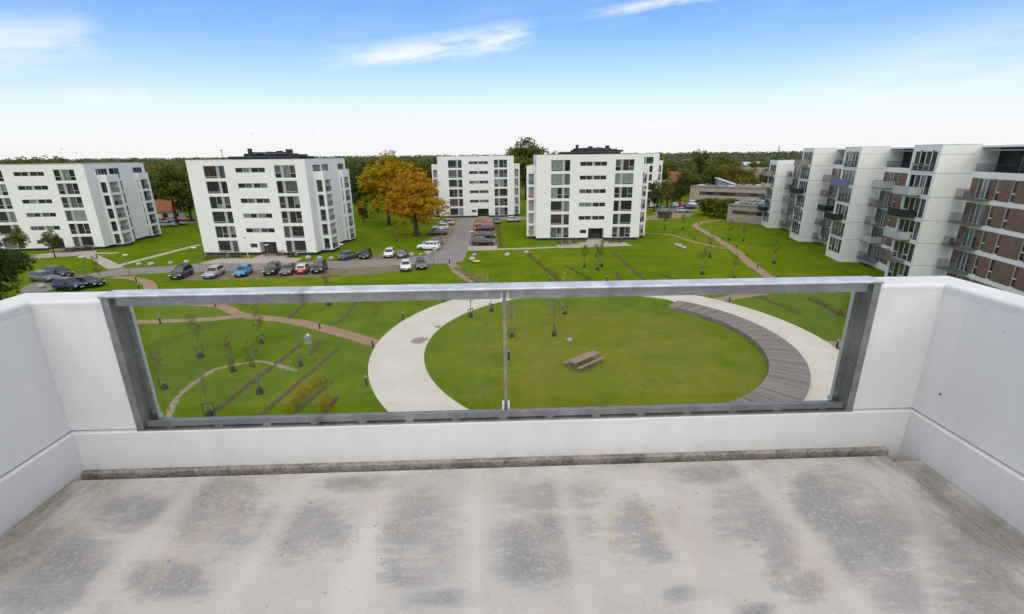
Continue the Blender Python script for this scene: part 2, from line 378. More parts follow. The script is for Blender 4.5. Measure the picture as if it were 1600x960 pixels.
# asphalt: estate road and the drive to the middle block
road_pts = pp((40, 447), (75, 437), (140, 428), (182, 421), (260, 416.5), (320, 411), (420, 410), (509, 409), (600, 405.5), (640, 402), (668, 399.5), (683, 394.5), (691, 388), (699, 378), (706.5, 366), (720, 344), (706, 341.5), (650, 342), (650, 339), (740, 337.5), (860, 340), (860, 343.5), (742, 343.5),
              (737, 361), (734, 377), (731, 392), (727, 402), (722, 409.5), (701, 411.8), (644, 413), (600, 416.5), (514, 419.8), (440, 421), (358, 423.5), (268, 426.5), (213, 428.5), (166, 432.5), (130, 441), (70, 456), (20, 470))
patch('road', road_pts, GZ['road'], ASPHALT, 0.12, 3, label='grey asphalt estate road with a drive to the middle block', **ST)
patch('parking_strip', pp((280, 426), (358, 423), (514, 419.6), (600, 416.4), (672, 412.5), (674, 419), (600, 428), (514, 433), (400, 437), (285, 439)), GZ['gravel'], GRAVEL, 0.35, 5, **ST)
patch('parking_strip', pp((538, 408), (552, 401), (578, 397), (640, 396.5), (650, 402), (600, 406)), GZ['gravel'], GRAVEL, 0.3, 6, **ST)
patch('parking_strip', pp((741, 344.5), (770, 344), (777, 386), (732, 386), (735, 372)), GZ['gravel'], GRAVEL, 0.3, 7, **ST)
patch('parking_strip', pp((719, 345), (700, 345), (684, 362), (672, 384), (660, 397), (676, 397.5), (690, 389), (706, 366)), GZ['gravel'], DIRT, 0.35, 8, **ST)
patch('parking_strip', pp((60, 438), (96, 429), (128, 428.5), (150, 427), (120, 434), (80, 446)), GZ['gravel'] + 0.012, GRAVEL, 0.2, 9, **ST)
patch('paving', pp((311, 412), (345, 403), (392, 404.5), (418, 395), (446, 395), (450, 403), (473, 403.5), (462, 410), (400, 412)), GZ['pave'], PINKPAVE, 0.05, 2, **ST)
patch('paving', pp((732, 385), (776, 384.5), (778, 391), (731, 392)), GZ['pave'], PINKPAVE, 0.03, 2, **ST)
patch('paving', pp((869, 382.5), (872, 388), (988, 384.3), (976, 379), (940, 378), (937, 373), (916, 373), (916, 379)), GZ['pave'] + 0.008, PINKPAVE, 0.03, 2, **ST)
patch('paving', pp((30, 408), (45, 399), (90, 395), (150, 392), (152, 398), (60, 404)), GZ['pave'], PINKPAVE, 0.05, 2, **ST)
patch('paving', pp((1005, 338), (1060, 333), (1090, 334), (1072, 340), (1010, 345)), GZ['pave'], DIRT, 0.3, 2, **ST)
patch('paving', pp((1020, 334), (1035, 322), (1095, 317), (1105, 326), (1060, 333)), GZ['pave'], ASPHALT, 0.3, 2, **ST)
patch('paving', pp((232, 357), (243, 345), (300, 340), (320, 347), (262, 353)), GZ['pave'], DIRT, 0.3, 2, **ST)
ribbon('path', pp((778, 389.8), (820, 388.7), (870, 386.5)), 1.3, GZ['path'], PINKPAVE, 0.02, seed=1, **ST)
ribbon('path', pp((136, 398), (160, 408), (182, 420)), 2.0, GZ['path'], PINKPAVE, 0.05, seed=2, **ST)
ribbon('path', pp((150, 396), (175, 396), (185, 395)), 1.2, GZ['path'], PINKPAVE, 0.05, seed=2, **ST)
ribbon('path', pp((180, 416.5), (230, 404), (280, 391), (312, 383)), 1.5, GZ['path'] + 0.003, PINKPAVE, 0.05, seed=3, **ST)
ribbon('path', pp((176, 434), (200, 434.5), (220, 438.5), (232, 444), (236, 452), (246, 462), (268, 470), (295, 473.5), (340, 478), (357, 484), (370, 490), (392, 495), (446, 501), (500, 512), (560, 529), (594, 540)), 1.5, GZ['path'] + 0.006, CLAY, 0.08, seed=4, label='clay gravel path winding from the car park to the concrete ring', **ST)
ribbon('path', pp((150, 507), (202, 504), (251, 503), (316, 500), (365, 496), (385, 494)), 1.3, GZ['path'] + 0.009, CLAY, 0.08, seed=5, **ST)
ribbon('path', pp((1118, 470), (1150, 464), (1188, 458.5), (1212, 451), (1216, 444), (1208, 438), (1177, 416), (1161, 402.7), (1146, 390), (1125, 377), (1104, 364), (1089, 356), (1087, 352), (1098, 347.5), (1124, 344.3), (1150, 342)), 1.6, GZ['path'], CLAY, 0.08, seed=6, label='clay gravel path running out towards the low beige building', **ST)
ribbon('path', pp((1000, 364.5), (1015, 365), (1047, 367.5), (1078, 376.5), (1099, 382), (1136, 389.3)), 1.1, GZ['path'] + 0.004, DIRT, 0.08, seed=7, **ST)
ribbon('path', pp((1288, 537), (1310, 538), (1332, 538), (1400, 534), (1480, 520)), 1.6, GZ['path'], CLAY, 0.08, seed=8, **ST)
ribbon('path', pp((706, 411.5), (712, 420), (724, 430), (742, 441), (752, 452), (748, 463)), (1.6, 2.6), GZ['path'], DIRT, 0.2, seed=9, **ST)
ribbon('path', pp((1010, 341), (1003, 352), (1000, 364)), 1.1, GZ['path'], DIRT, 0.15, seed=10, **ST)

# concrete ring round the lawn, with the raised timber deck on its right side
CI, RI, CO_, RO = (9.26, 42.90), 17.56, (8.52, 43.27), 21.75
mb = MB(); n = 160; vs = []
for k in range(n):
    a = 2*math.pi*k/n
    d = (math.degrees(a) + 180) % 360 - 180
    ri = RI - 1.2 * max(0, min(1, (54 - d) / 7)) * (1 if -100 < d < 54 else 0)
    ro = Vector((CO_[0] + RO*math.cos(a), CO_[1] + RO*math.sin(a), 0)); ii = Vector((CI[0] + ri*math.cos(a), CI[1] + ri*math.sin(a), 0))
    vs += [(ii.x, ii.y, -0.05), (ii.x, ii.y, GZ['ring']), (ro.x, ro.y, GZ['ring']), (ro.x, ro.y, -0.05)]
for k in range(n):
    j = (k+1) % n
    for q in range(3): mb.face([vs[4*k+q], vs[4*k+q+1], vs[4*j+q+1], vs[4*j+q]])
mb.build('ring_path', CONCRETE, label='broad pale concrete ring path round the circular lawn', **ST)

deck = empty('timber_deck', Matrix.Translation((CI[0], CI[1], 0)), label='curved raised timber deck on the right side of the round lawn', cat='deck')
A0, A1, R0, R1, DZ = R(49), R(-78), 13.85, 16.75, 0.42
mb = MB(); nb = 252
for k in range(nb):
    a0 = A0 + (A1-A0)*k/nb; a1 = A0 + (A1-A0)*(k+0.84)/nb; dz = RNG.uniform(-0.006, 0.006)
    P = lambda r, a, z: (r*math.cos(a), r*math.sin(a), z)
    mb.loft([[P(R0-0.03, a0, DZ-0.05+dz), P(R1+0.03, a0, DZ-0.05+dz), P(R1+0.03, a1, DZ-0.05+dz), P(R0-0.03, a1, DZ-0.05+dz)], [P(R0-0.03, a0, DZ+dz), P(R1+0.03, a0, DZ+dz), P(R1+0.03, a1, DZ+dz), P(R0-0.03, a1, DZ+dz)]])
mb.build('deck_boards', DECKWOOD, deck, kind='stuff')
mb = MB(); ns = 60
for r_, off in ((R0, 0.0), (R1, 0.0)):
    for z0, z1 in ((0.0, 0.17), (0.19, DZ-0.055)):
        for k in range(ns):
            a0 = A0 + (A1-A0)*k/ns; a1 = A0 + (A1-A0)*(k+1)/ns
            P = lambda r, a, z: (r*math.cos(a), r*math.sin(a), z)
            mb.loft([[P(r_-0.02, a0, z0), P(r_+0.02, a0, z0), P(r_+0.02, a1, z0), P(r_-0.02, a1, z0)], [P(r_-0.02, a0, z1), P(r_+0.02, a0, z1), P(r_+0.02, a1, z1), P(r_-0.02, a1, z1)]])
for zz in ((0.0, 0.17), (0.19, DZ-0.055)):
    a = A0 + 0.002; c, s_ = math.cos(a), math.sin(a)
    mb.box(R0, -0.02, zz[0], R1, 0.02, zz[1], M=zrot(a))
mb.build('skirting_boards', DECKWOOD, deck, kind='stuff')

# planting strips ploughed into the lawn
def strip(name, a, b, w, mat, seed, hump=0.05, **kw):
    p, q = px(*a), px(*b); rg = random.Random(seed); n = max(6, int((q-p).length / 0.35)); t = (q-p).normalized(); nn = Vector((-t.y, t.x, 0)); mb = MB(); rows = []
    for i in range(n+1):
        c = p.lerp(q, i/n); ww = w * (1 if 0 < i < n else 0.3)
        rows.append([c + nn*(ww*f/2 + rg.uniform(-.09, .09)) + Vector((0, 0, -0.02 if abs(f) == 1 else hump*rg.uniform(0.3, 1))) for f in (-1, -.5, 0, .5, 1)])
    for i in range(n):
        for j in range(4): mb.face([rows[i][j], rows[i][j+1], rows[i+1][j+1], rows[i+1][j]])
    return mb.build(name, mat, **kw)
beds = [((334, 644), (470, 539), 0.7), ((407, 649), (532, 542), 0.6), ((462, 645), (519, 596), 0.6), ((507, 646), (528, 620), 0.6), ((485.5, 556), (501, 530), 0.55), ((451, 498), (481, 471), 0.6), ((532, 503), (559, 469), 0.6),
        ((824, 398), (878, 441), 0.8), ((880, 414), (930, 441), 0.6), ((955, 392), (1008, 438), 0.8), ((963, 425), (970, 441), 0.8), ((1030, 428), (1062, 441), 0.7), ((1262, 466), (1345, 508), 0.8), ((1180, 463), (1252, 492), 0.6), ((777, 350), (783, 387), 0.8)]
for i, (a, b, w) in enumerate(beds): strip('planting_strip', a, b, w, SOIL, 20+i, kind='structure')

# ------------------------------------------------------------------ the balcony the camera stands on
BROT = R(1.83); BM = zrot(BROT)
FZ = CAM_H - 1.65                       # balcony floor
XL, XR, YF = -2.315, 2.351, 2.337       # inner faces of the parapet foot
LEDGE, TOPZ = FZ + 0.235, CAM_H - 0.672
OL, OR_ = -1.975, 2.01                  # opening for the railing
YB = -1.35
def bpx(x, y, h):
    q = px(x, y, CAM_H - h); c, s_ = math.cos(BROT), math.sin(BROT); return (q.x*c + q.y*s_, -q.x*s_ + q.y*c)
def paint_mat():
    m, T = new_mat('balcony_white_paint'); co = coord(T)
    x, y, z = T.xyz(co)
    cloud = T.noise(co, 1.6, 4, 0.6); fine = T.noise(co, 120, 3, 0.6); streak = T.noise(T.comb(T.math('MULTIPLY', x, 7), T.math('MULTIPLY', y, 7), T.math('MULTIPLY', z, 0.7)), 1.0, 4)
    f = T.range(T.math('ADD', T.math('MULTIPLY', cloud, 0.6), T.math('MULTIPLY', streak, 0.4)), 0.35, 0.68)
    c = T.mix(f, (0.645, 0.64, 0.632), (0.72, 0.715, 0.71))
    run = T.noise(T.comb(T.math('MULTIPLY', x, 22), T.math('MULTIPLY', y, 22), T.math('MULTIPLY', z, 1.1)), 1.0, 4, 0.6)
    c = T.mix(T.math('MULTIPLY', T.math('MULTIPLY', T.range(run, 0.58, 0.72), T.range(z, TOPZ - 0.75, TOPZ - 0.05)), 0.14), c, (0.45, 0.43, 0.40))
    # splash dirt along the foot
    low = T.math('MULTIPLY', T.range(z, FZ + 0.10, FZ - 0.02), T.range(T.noise(co, 9, 5, 0.7), 0.35, 0.7))
    c = T.mix(T.math('MULTIPLY', low, 0.35), c, (0.40, 0.37, 0.33))
    spot = T.range(T.noise(co, 30, 2, 0.4), 0.74, 0.78)
    c = T.mix(T.math('MULTIPLY', spot, 0.25), c, (0.35, 0.32, 0.28))
    finish(T, c, 0.6, bump=T.math('ADD', fine, T.math('MULTIPLY', T.noise(co, 22, 3), 0.7)), bstr=0.28, bdist=0.004, spec=0.3); return m
PAINT = paint_mat()
WT = 0.20                               # parapet thickness
wall = empty('balcony_parapet', BM, label='thick white painted balcony parapet enclosing the concrete floor', cat='wall')
SB = 0.022
def rounded_bar(mb, x0, y0, z0, x1, y1, z1, r=0.016):
    """block with softened top edges"""
    ring = lambda i, z: [(x0+i, y0+i, z), (x1-i, y0+i, z), (x1-i, y1-i, z), (x0+i, y1-i, z)]
    mb.loft([ring(0, z0)] + [ring(r*(1-math.cos(t)), z1 - r + r*math.sin(t)) for t in (0, .4, .8, 1.2, math.pi/2)])
# plinth with its ledge: three sides
mb = MB(); zb = FZ - 0.30
rounded_bar(mb, XL - WT, YF, zb, XR + WT, YF + 0.140, LEDGE - 0.003, 0.006); mb.build('plinth', PAINT, wall); mb = MB()
rounded_bar(mb, XL - WT, YB, zb, XL, YF - 0.001, LEDGE - 0.003, 0.008); mb.build('plinth', PAINT, wall); mb = MB()
rounded_bar(mb, XR, YB, zb, XR + WT, YF - 0.001, LEDGE - 0.003, 0.008)
mb.build('plinth', PAINT, wall)
# upper walls, set back a finger's width, with a shadow gap above the ledge; left and right piece
for left in (True, False):
    mb = MB()
    for zz0, zz1, inset in ((LEDGE - 0.02, LEDGE + 0.006, 0.012), (LEDGE + 0.0065, TOPZ - 0.052, 0.0)):
        if left: poly = [(XL-SB-inset, YB), (XL-SB-inset, YF+SB+inset), (OL+inset, YF+SB+inset), (OL+inset, YF+WT-.004), (XL-WT+.004, YF+WT-.004), (XL-WT+.004, YB)]
        else: poly = [(XR+SB+inset, YB), (XR+WT-.004, YB), (XR+WT-.004, YF+WT-.004), (OR_-inset, YF+WT-.004), (OR_-inset, YF+SB+inset), (XR+SB+inset, YF+SB+inset)]
        mb.prism(poly, zz0, zz1)
    xa, xb = (XL - WT + .004, OL) if left else (OR_, XR + WT - .004)
    mb.box(xa, YF + 0.1405, zb, xb, YF + WT - .004, LEDGE - 0.0205)
    mb.build('upper_wall', PAINT, wall)
# capping with rounded edges, one L-shaped piece each side
def coping(poly):
    m_ = MB(); r = 0.018
    def ins(d):
        out = []; n = len(poly)
        for i in range(n):
            a, b, c = Vector(poly[i-1]).to_2d(), Vector(poly[i]).to_2d(), Vector(poly[(i+1) % n]).to_2d()
            d1 = (b-a).normalized(); d2 = (c-b).normalized(); n1 = Vector((-d1.y, d1.x)); n2 = Vector((-d2.y, d2.x))
            out.append(b + (n1 + n2) * d)
        return out
    m_.loft([[(p.x, p.y, z) for p in ins(d)] for d, z in [(0.004, TOPZ - 0.0515)] + [(r*(1-math.cos(t)), TOPZ - r + r*math.sin(t)) for t in (0, .35, .7, 1.1, math.pi/2)]])
    return m_
cpl = [(XL-SB, YB), (XL-SB, YF+SB), (OL, YF+SB), (OL, YF+WT), (XL-WT, YF+WT), (XL-WT, YB)]
cpr = [(XR+SB, YB), (XR+WT, YB), (XR+WT, YF+WT), (OR_, YF+WT), (OR_, YF+SB), (XR+SB, YF+SB)]
coping(cpl).build('coping', PAINT, wall)
coping(cpr).build('coping', PAINT, wall)
mb = MB(); q = (XR + SB, bpx(1424, 606, 1.1)[1])
mb.tube([(XR + SB - 0.002, 2.22, FZ + 0.40), (XR + SB + 0.02, 2.22, FZ + 0.40)], 0.006, 8); mb.build('drill_hole', DARKMET, wall)

def floor_mat():
    m, T = new_mat('worn_concrete_floor'); co = coord(T)
    x, y, z = T.xyz(co)
    grain = T.noise(co, 55, 5, 0.75); warp = T.noise(co, 5, 4, 0.65); warp2 = T.noise(co, 2.0, 3, 0.6)
    base = T.mix(T.range(T.noise(co, 2.5, 5, 0.65), 0.32, 0.68), (0.425, 0.41, 0.392), (0.52, 0.498, 0.468))
    # cream drying bands running away from the house
    band = None
    spots = [(85, 890, 95, 52), (205, 800, 70, 24), (335, 800, 62, 48), (255, 905, 66, 26), (480, 830, 86, 40), (655, 830, 66, 60), (640, 900, 50, 22), (855, 775, 85, 26), (850, 830, 85, 30), (850, 880, 75, 34), (1005, 830, 58, 48), (1110, 740, 60, 14),
             (1165, 800, 62, 44), (1225, 850, 36, 50), (1290, 780, 60, 42), (1345, 850, 78, 55), (1400, 930, 60, 35), (1265, 915, 38, 24), (1075, 928, 42, 14), (1530, 880, 80, 60), (1180, 955, 30, 12), (690, 935, 60, 15), (360, 765, 50, 14), (570, 755, 60, 12), (1460, 740, 30, 30)]
    grey = None
    for i, (cx, cy, hw, hh) in enumerate(spots):
        ax, ay = bpx(cx, cy, 1.65); bx_, by_ = bpx(cx + hw, cy, 1.65); tx, ty = bpx(cx, cy - hh, 1.65)
        sx = abs(bx_ - ax); sy = math.hypot(tx-ax, ty-ay); th = math.atan2(tx-ax, ty-ay)
        dx = T.math('SUBTRACT', x, ax); dy = T.math('SUBTRACT', y, ay)
        v = T.math('MULTIPLY', dy, 1/sy); h = T.math('MULTIPLY', T.math('SUBTRACT', dx, T.math('MULTIPLY', dy, math.tan(th))), 1/sx)
        d = T.math('SQRT', T.math('ADD', T.math('POWER', T.math('ABSOLUTE', h), 2.6), T.math('POWER', T.math('ABSOLUTE', v), 2.6)))
        g = T.range(d, 2.1, 0.1, 0.0, 0.95)
        grey = g if grey is None else T.math('MAXIMUM', grey, g)
    smear = T.noise(T.comb(T.math('MULTIPLY', x, 4.0), T.math('MULTIPLY', y, 16.0), 2.0), 1.6, 5, 0.7)
    k = T.math('ADD', grey, T.math('ADD', T.math('MULTIPLY', T.math('SUBTRACT', warp, 0.5), 1.1), T.math('ADD', T.math('MULTIPLY', T.math('SUBTRACT', grain, 0.5), 1.7), T.math('MULTIPLY', T.math('SUBTRACT', smear, 0.5), 1.3))))
    k = T.range(T.math('ADD', k, T.math('MULTIPLY', T.math('SUBTRACT', warp2, 0.5), 1.0)), 0.30, 1.0)
    hue = T.mix(T.range(T.noise(co, 1.1, 3), 0.4, 0.6), (0.20, 0.198, 0.207), (0.25, 0.232, 0.235))
    hue = T.mix(T.math('MULTIPLY', T.range(T.math('ADD', T.math('MULTIPLY', smear, 0.5), T.math('MULTIPLY', grain, 0.5)), 0.4, 0.62), 0.45), hue, (0.40, 0.39, 0.385))
    c = T.mix(T.math('MULTIPLY', k, 0.92), base, hue)
    # pale drying bands that run away from the house, a step apart
    wob = T.math('ADD', x, T.math('MULTIPLY', T.math('SUBTRACT', T.noise(T.comb(T.math('MULTIPLY', x, 2.0), T.math('MULTIPLY', y, 1.2), 5.0), 2.0, 4, 0.6), 0.5), 0.16))
    bands = None
    for bx in (-1.62, -1.06, -0.60, -0.13, 0.33, 0.78, 1.36):
        q_ = T.range(T.math('ABSOLUTE', T.math('SUBTRACT', wob, bx)), 0.10, 0.0)
        bands = q_ if bands is None else T.math('MAXIMUM', bands, q_)
    c = T.mix(T.math('MULTIPLY', bands, 0.55), c, (0.55, 0.525, 0.487))
    # warm stains
    warm = T.math('MULTIPLY', T.range(T.noise(T.comb(x, T.math('MULTIPLY', y, 0.5), 3.0), 3.2, 6, 0.7), 0.52, 0.72), 0.5)
    c = T.mix(warm, c, (0.50, 0.40, 0.30))
    # mottled darker grey-green towards the walls
    edge = T.math('MAXIMUM', T.range(x, XR - 0.75, XR - 0.05), T.range(x, XL + 0.5, XL + 0.02))
    edge = T.math('MULTIPLY', edge, T.range(T.noise(T.comb(T.math('MULTIPLY', x, 3), y, 9.0), 2.2, 5, 0.7), 0.3, 0.65))
    c = T.mix(T.math('MULTIPLY', edge, 0.85), c, (0.17, 0.16, 0.13))
    front = T.math('MULTIPLY', T.range(y, YF - 0.28, YF - 0.08), T.range(T.noise(co, 6, 5, 0.7), 0.4, 0.7))
    c = T.mix(T.math('MULTIPLY', front, 0.45), c, (0.30, 0.225, 0.15))
    # rust specks
    for (rx, ry, rr) in ((1063, 794, 0.014), (1122, 735, 0.016), (1088, 772, 0.008), (1390, 842, 0.010), (1408, 848, 0.008), (448, 850, 0.014), (452, 843, 0.009)):
        ax, ay = bpx(rx, ry, 1.65); d = T.vmath('DISTANCE', co, (ax, ay, FZ)); d = T.math('ADD', d, T.math('MULTIPLY', T.math('SUBTRACT', T.noise(co, 40, 3), 0.5), 0.04))
        c = T.mix(T.range(d, rr*0.9, rr*0.2, 0, 0.75), c, (0.36, 0.15, 0.035))
    # scratches and small grit
    scr = T.n('ShaderNodeTexNoise', ins={'Vector': T.comb(T.math('MULTIPLY', x, 3.0), T.math('MULTIPLY', T.math('ADD', y, T.math('MULTIPLY', x, 0.5)), 55.0), 0.0), 'Scale': 1.0, 'Detail': 3.0}).outputs['Fac']
    c = T.mix(T.math('MULTIPLY', T.range(scr, 0.70, 0.78), 0.35), c, (0.20, 0.18, 0.16))
    c = T.mix(T.math('MULTIPLY', T.range(T.noise(co, 38, 2, 0.3), 0.74, 0.80), 0.55), c, (0.16, 0.12, 0.09))
    c = T.mix(T.math('MULTIPLY', T.range(grain, 0.45, 0.68), 0.28), c, (0.60, 0.58, 0.55))
    c = T.mix(T.math('MULTIPLY', T.range(T.noise(co, 140, 3, 0.6), 0.58, 0.70), 0.35), c, (0.24, 0.225, 0.21))
    finish(T, c, 0.85, bump=T.math('ADD', grain, T.math('MULTIPLY', warp, 0.6)), bstr=0.25, bdist=0.004, spec=0.25); return m
FLOORM = floor_mat()
DIRTYCON = pmat('dirty_gutter_concrete', (0.25, 0.225, 0.20), 0.95, 0.6, 7, bump=0.4)
GUT = 0.085
mb = MB()
mb.bevel_box(XL + 0.002, YB, FZ - 0.28, XR - 0.16, YF - GUT, FZ, 0.006)
mb.bevel_box(XR - 0.159, YB, FZ - 0.28, XR - 0.002, YF - GUT - 0.05, FZ - 0.001, 0.006)
mb.build('balcony_floor', FLOORM, None, BM, label='worn pale concrete balcony floor with grey blotches', **ST)
mb = MB()
mb.box(XL + 0.002, YF - 0.30, FZ - 0.285, XR - 0.002, YF + 0.002, FZ - 0.10)
mb.bevel_box(XL + 0.002, YF - 0.034, FZ - 0.0995, XR - 0.10, YF - 0.0005, FZ + 0.004, 0.006)
mb.build('floor_gutter', DIRTYCON, None, BM, label='dirty concrete drainage gutter along the parapet foot', **ST)

# galvanised steel railing with two glass panes
def galv(name, k, metal):
    m, T = new_mat(name); co = coord(T)
    v = T.n('ShaderNodeTexVoronoi', ins={'Vector': co, 'Scale': 90.0}).outputs['Color']
    sp = T.xyz(v)[0]
    x, y, z = T.xyz(co)
    run = T.noise(T.comb(T.math('MULTIPLY', x, 3), T.math('MULTIPLY', y, 3), T.math('MULTIPLY', z, 3)), 3.0, 5, 0.7)
    c = T.mix(T.range(run, 0.35, 0.7), tuple(v*k for v in (0.34, 0.34, 0.35)), tuple(v*k for v in (0.54, 0.54, 0.55)))
    c = T.mix(T.math('MULTIPLY', sp, 0.3), c, tuple(v*k for v in (0.48, 0.48, 0.50)))
    drip = T.range(T.noise(T.comb(T.math('MULTIPLY', x, 1.2), 0.0, 0.0), 2.0, 4), 0.58, 0.68)
    c = T.mix(T.math('MULTIPLY', drip, 0.5), c, (0.11, 0.105, 0.11))
    finish(T, c, 0.38, metal, T.noise(co, 60, 3), 0.06, 0.003); return m
GALV = galv('galvanised_steel', 0.72, 0.8); GALV_SKYLIT = galv('galvanised_steel_skylit', 1.45, 0.45)  # same steel twice: sky brightness painted into the top plate, the rest darkened
def railing_glass():
    m, T = new_mat('railing_glass')
    tr = T.n('ShaderNodeBsdfTransparent', ins={0: (0.955, 0.965, 0.95, 1)})
    gl = T.n('ShaderNodeBsdfGlossy', ins={0: (1, 1, 1, 1), 1: 0.01})
    fr = T.n('ShaderNodeFresnel', ins={0: 1.28})
    dirt = T.n('ShaderNodeBsdfDiffuse', ins={0: (0.6, 0.6, 0.57, 1)})
    co = coord(T); nz = T.math('MULTIPLY', T.range(T.noise(co, 4, 5, 0.7), 0.45, 0.75), 0.012)
    a = T.n('ShaderNodeMixShader', ins={0: nz, 1: tr.outputs[0], 2: dirt.outputs[0]})
    b = T.n('ShaderNodeMixShader', ins={0: fr.outputs[0], 1: a.outputs[0], 2: gl.outputs[0]})
    T.n('ShaderNodeOutputMaterial', ins={0: b.outputs[0]}); return m
RGLASS = railing_glass()
CLIPM = pmat('white_plastic', (0.72, 0.72, 0.70), 0.4, 0.05, 3)
rail = empty('glass_railing', BM @ Matrix.Translation((0, YF, 0)), label='galvanised steel railing frame with two clear glass panes in the parapet opening', cat='railing')
RT = CAM_H - 0.648; RB = LEDGE; MX = 0.037
mb = MB()
mb.bevel_box(OL - 0.02, 0.012, RT - 0.009, OR_ + 0.02, 0.125, RT, 0.004); mb.build('top_plate', GALV_SKYLIT, rail)
mb = MB(); mb.box(OL - 0.018, 0.014, RT - 0.016, OR_ + 0.018, 0.123, RT - 0.0092)
mb.box(OL + 0.05, 0.030, RT - 0.062, MX - 0.022, 0.045, RT - 0.0165)              # front angle, broken at the middle post
mb.box(MX + 0.022, 0.030, RT - 0.062, OR_ - 0.05, 0.045, RT - 0.0165)
mb.box(OL + 0.06, 0.113, RT - 0.045, OR_ - 0.06, 0.121, RT - 0.0165)
mb.build('top_rail', GALV, rail)
for s_, xo in ((1, OL), (-1, OR_)):
    mb = MB()
    X = lambda d: xo + s_*d
    for (d0, d1, y0, y1) in ((-0.002, 0.036, 0.006, 0.018), (0.022, 0.034, 0.0185, 0.100), (0.0345, 0.058, 0.088, 0.100)):
        mb.box(min(X(d0), X(d1)), y0, RB + 0.002, max(X(d0), X(d1)), y1, RT - 0.0165)
    mb.build('side_post', GALV, rail)
    mb = MB(); mb.tube([(X(0.046), 0.080, RB + 0.065), (X(0.046), 0.088, RB + 0.065)], 0.010, 8); mb.build('bolt', GALV, rail)
mb = MB()
mb.box(OL + 0.0365, 0.028, RB + 0.012, OR_ - 0.0365, 0.040, RB + 0.046)
mb.box(OL + 0.0365, 0.0405, RB + 0.012, OR_ - 0.0365, 0.068, RB + 0.020)
mb.box(OL + 0.059, 0.0682, RB + 0.012, OR_ - 0.059, 0.074, RB + 0.030)
xx = OL + 0.16
mb.build('bottom_rail', GALV, rail)
while xx < OR_ - 0.1:
    mb = MB(); mb.box(xx - 0.022, 0.030, RB - 0.002, xx + 0.022, 0.088, RB + 0.0115); mb.build('spacer', GALV, rail); xx += 0.262
mb = MB(); mb.bevel_box(OL - 0.002, 0.006, RB - 0.004, OR_ + 0.002, 0.136, RB + 0.003, 0.002); mb.build('sill_flashing', GALV, rail)
mb = MB(); mb.box(MX - 0.009, 0.080, RB + 0.004, MX + 0.009, 0.100, RT - 0.0168); mb.build('middle_post', GALV, rail)
for z0, z1 in ((RB + 0.0205, RB + 0.07), (RT - 0.075, RT - 0.018)):
    for s_ in (-1, 1):
        mb = MB(); mb.box(MX + s_*0.0155 - 0.0055, 0.076, z0, MX + s_*0.0155 + 0.0055, 0.114, z1); mb.build('glass_clip', CLIPM, rail)
for x0, x1 in ((OL + 0.045, MX - 0.022), (MX + 0.022, OR_ - 0.045)):
    mb = MB(); mb.box(x0, 0.103, RB + 0.004, x1, 0.111, RT - 0.018); mb.build('glass_pane', RGLASS, rail)

# the block that carries the balcony: body below, living-room front behind the camera
own = empty('carrying_block', BM, label='white apartment block under the balcony', cat='building')
mb = MB(); mb.box(-14, -14, 0.0, 16, YF + WT - 0.006, FZ - 0.305); mb.build('wall', WHITE, own)
mb = MB(); mb.box(-14, -14, FZ - 0.3045, 16, YB - 0.01, FZ - 0.02); mb.build('roof_terrace', GREYMET, own)

# ------------------------------------------------------------------ facades and windows
def facade(mb, P0, ux, n, width, z0, z1, cuts):
    """wall face seen from outside with recesses: cuts = (u0, u1, za, zb, depth, material)"""
    P0, ux, n = Vector(P0), Vector(ux), Vector(n)
    us = {0.0, width}; zs = {z0, z1}
    for c in cuts:
        us |= {min(max(c[0], 0), width), min(max(c[1], 0), width)}; zs |= {min(max(c[2], z0), z1), min(max(c[3], z0), z1)}
    us, zs = sorted(us), sorted(zs)
    us = [a for i, a in enumerate(us) if i == 0 or a - us[i-1] > 1e-5]; zs = [a for i, a in enumerate(zs) if i == 0 or a - zs[i-1] > 1e-5]
    def P(u, z, d): return P0 + ux*u - n*d + Vector((0, 0, z))
    D = []
    for i in range(len(us)-1):
        row = []
        for j in range(len(zs)-1):
            u, z = (us[i]+us[i+1])/2, (zs[j]+zs[j+1])/2; d = (0.0, 0)
            for c in cuts:
                if c[0] < u < c[1] and c[2] < z < c[3]: d = (c[4], c[5])
            row.append(d); mb.face([P(us[i], zs[j], d[0]), P(us[i+1], zs[j], d[0]), P(us[i+1], zs[j+1], d[0]), P(us[i], zs[j+1], d[0])], d[1])
        D.append(row)
    for i in range(len(us)-1):
        for j in range(len(zs)-1):
            a = D[i][j][0]
            if i+1 < len(us)-1 and abs(D[i+1][j][0] - a) > 1e-6:
                b = D[i+1][j][0]; mb.face([P(us[i+1], zs[j], a), P(us[i+1], zs[j], b), P(us[i+1], zs[j+1], b), P(us[i+1], zs[j+1], a)], 0)
            if j+1 < len(zs)-1 and abs(D[i][j+1][0] - a) > 1e-6:
                b = D[i][j+1][0]; mb.face([P(us[i], zs[j+1], a), P(us[i+1], zs[j+1], a), P(us[i+1], zs[j+1], b), P(us[i], zs[j+1], b)], 0)
def fmat(P, ux, n):
    ux, y = Vector(ux), -Vector(n)
    return Matrix(((ux.x, y.x, 0, P[0]), (ux.y, y.y, 0, P[1]), (0, 0, 1, P[2]), (0, 0, 0, 1)))
MESHES = {}
def cached(key, fn):
    if key not in MESHES: MESHES[key] = fn()
    return MESHES[key]
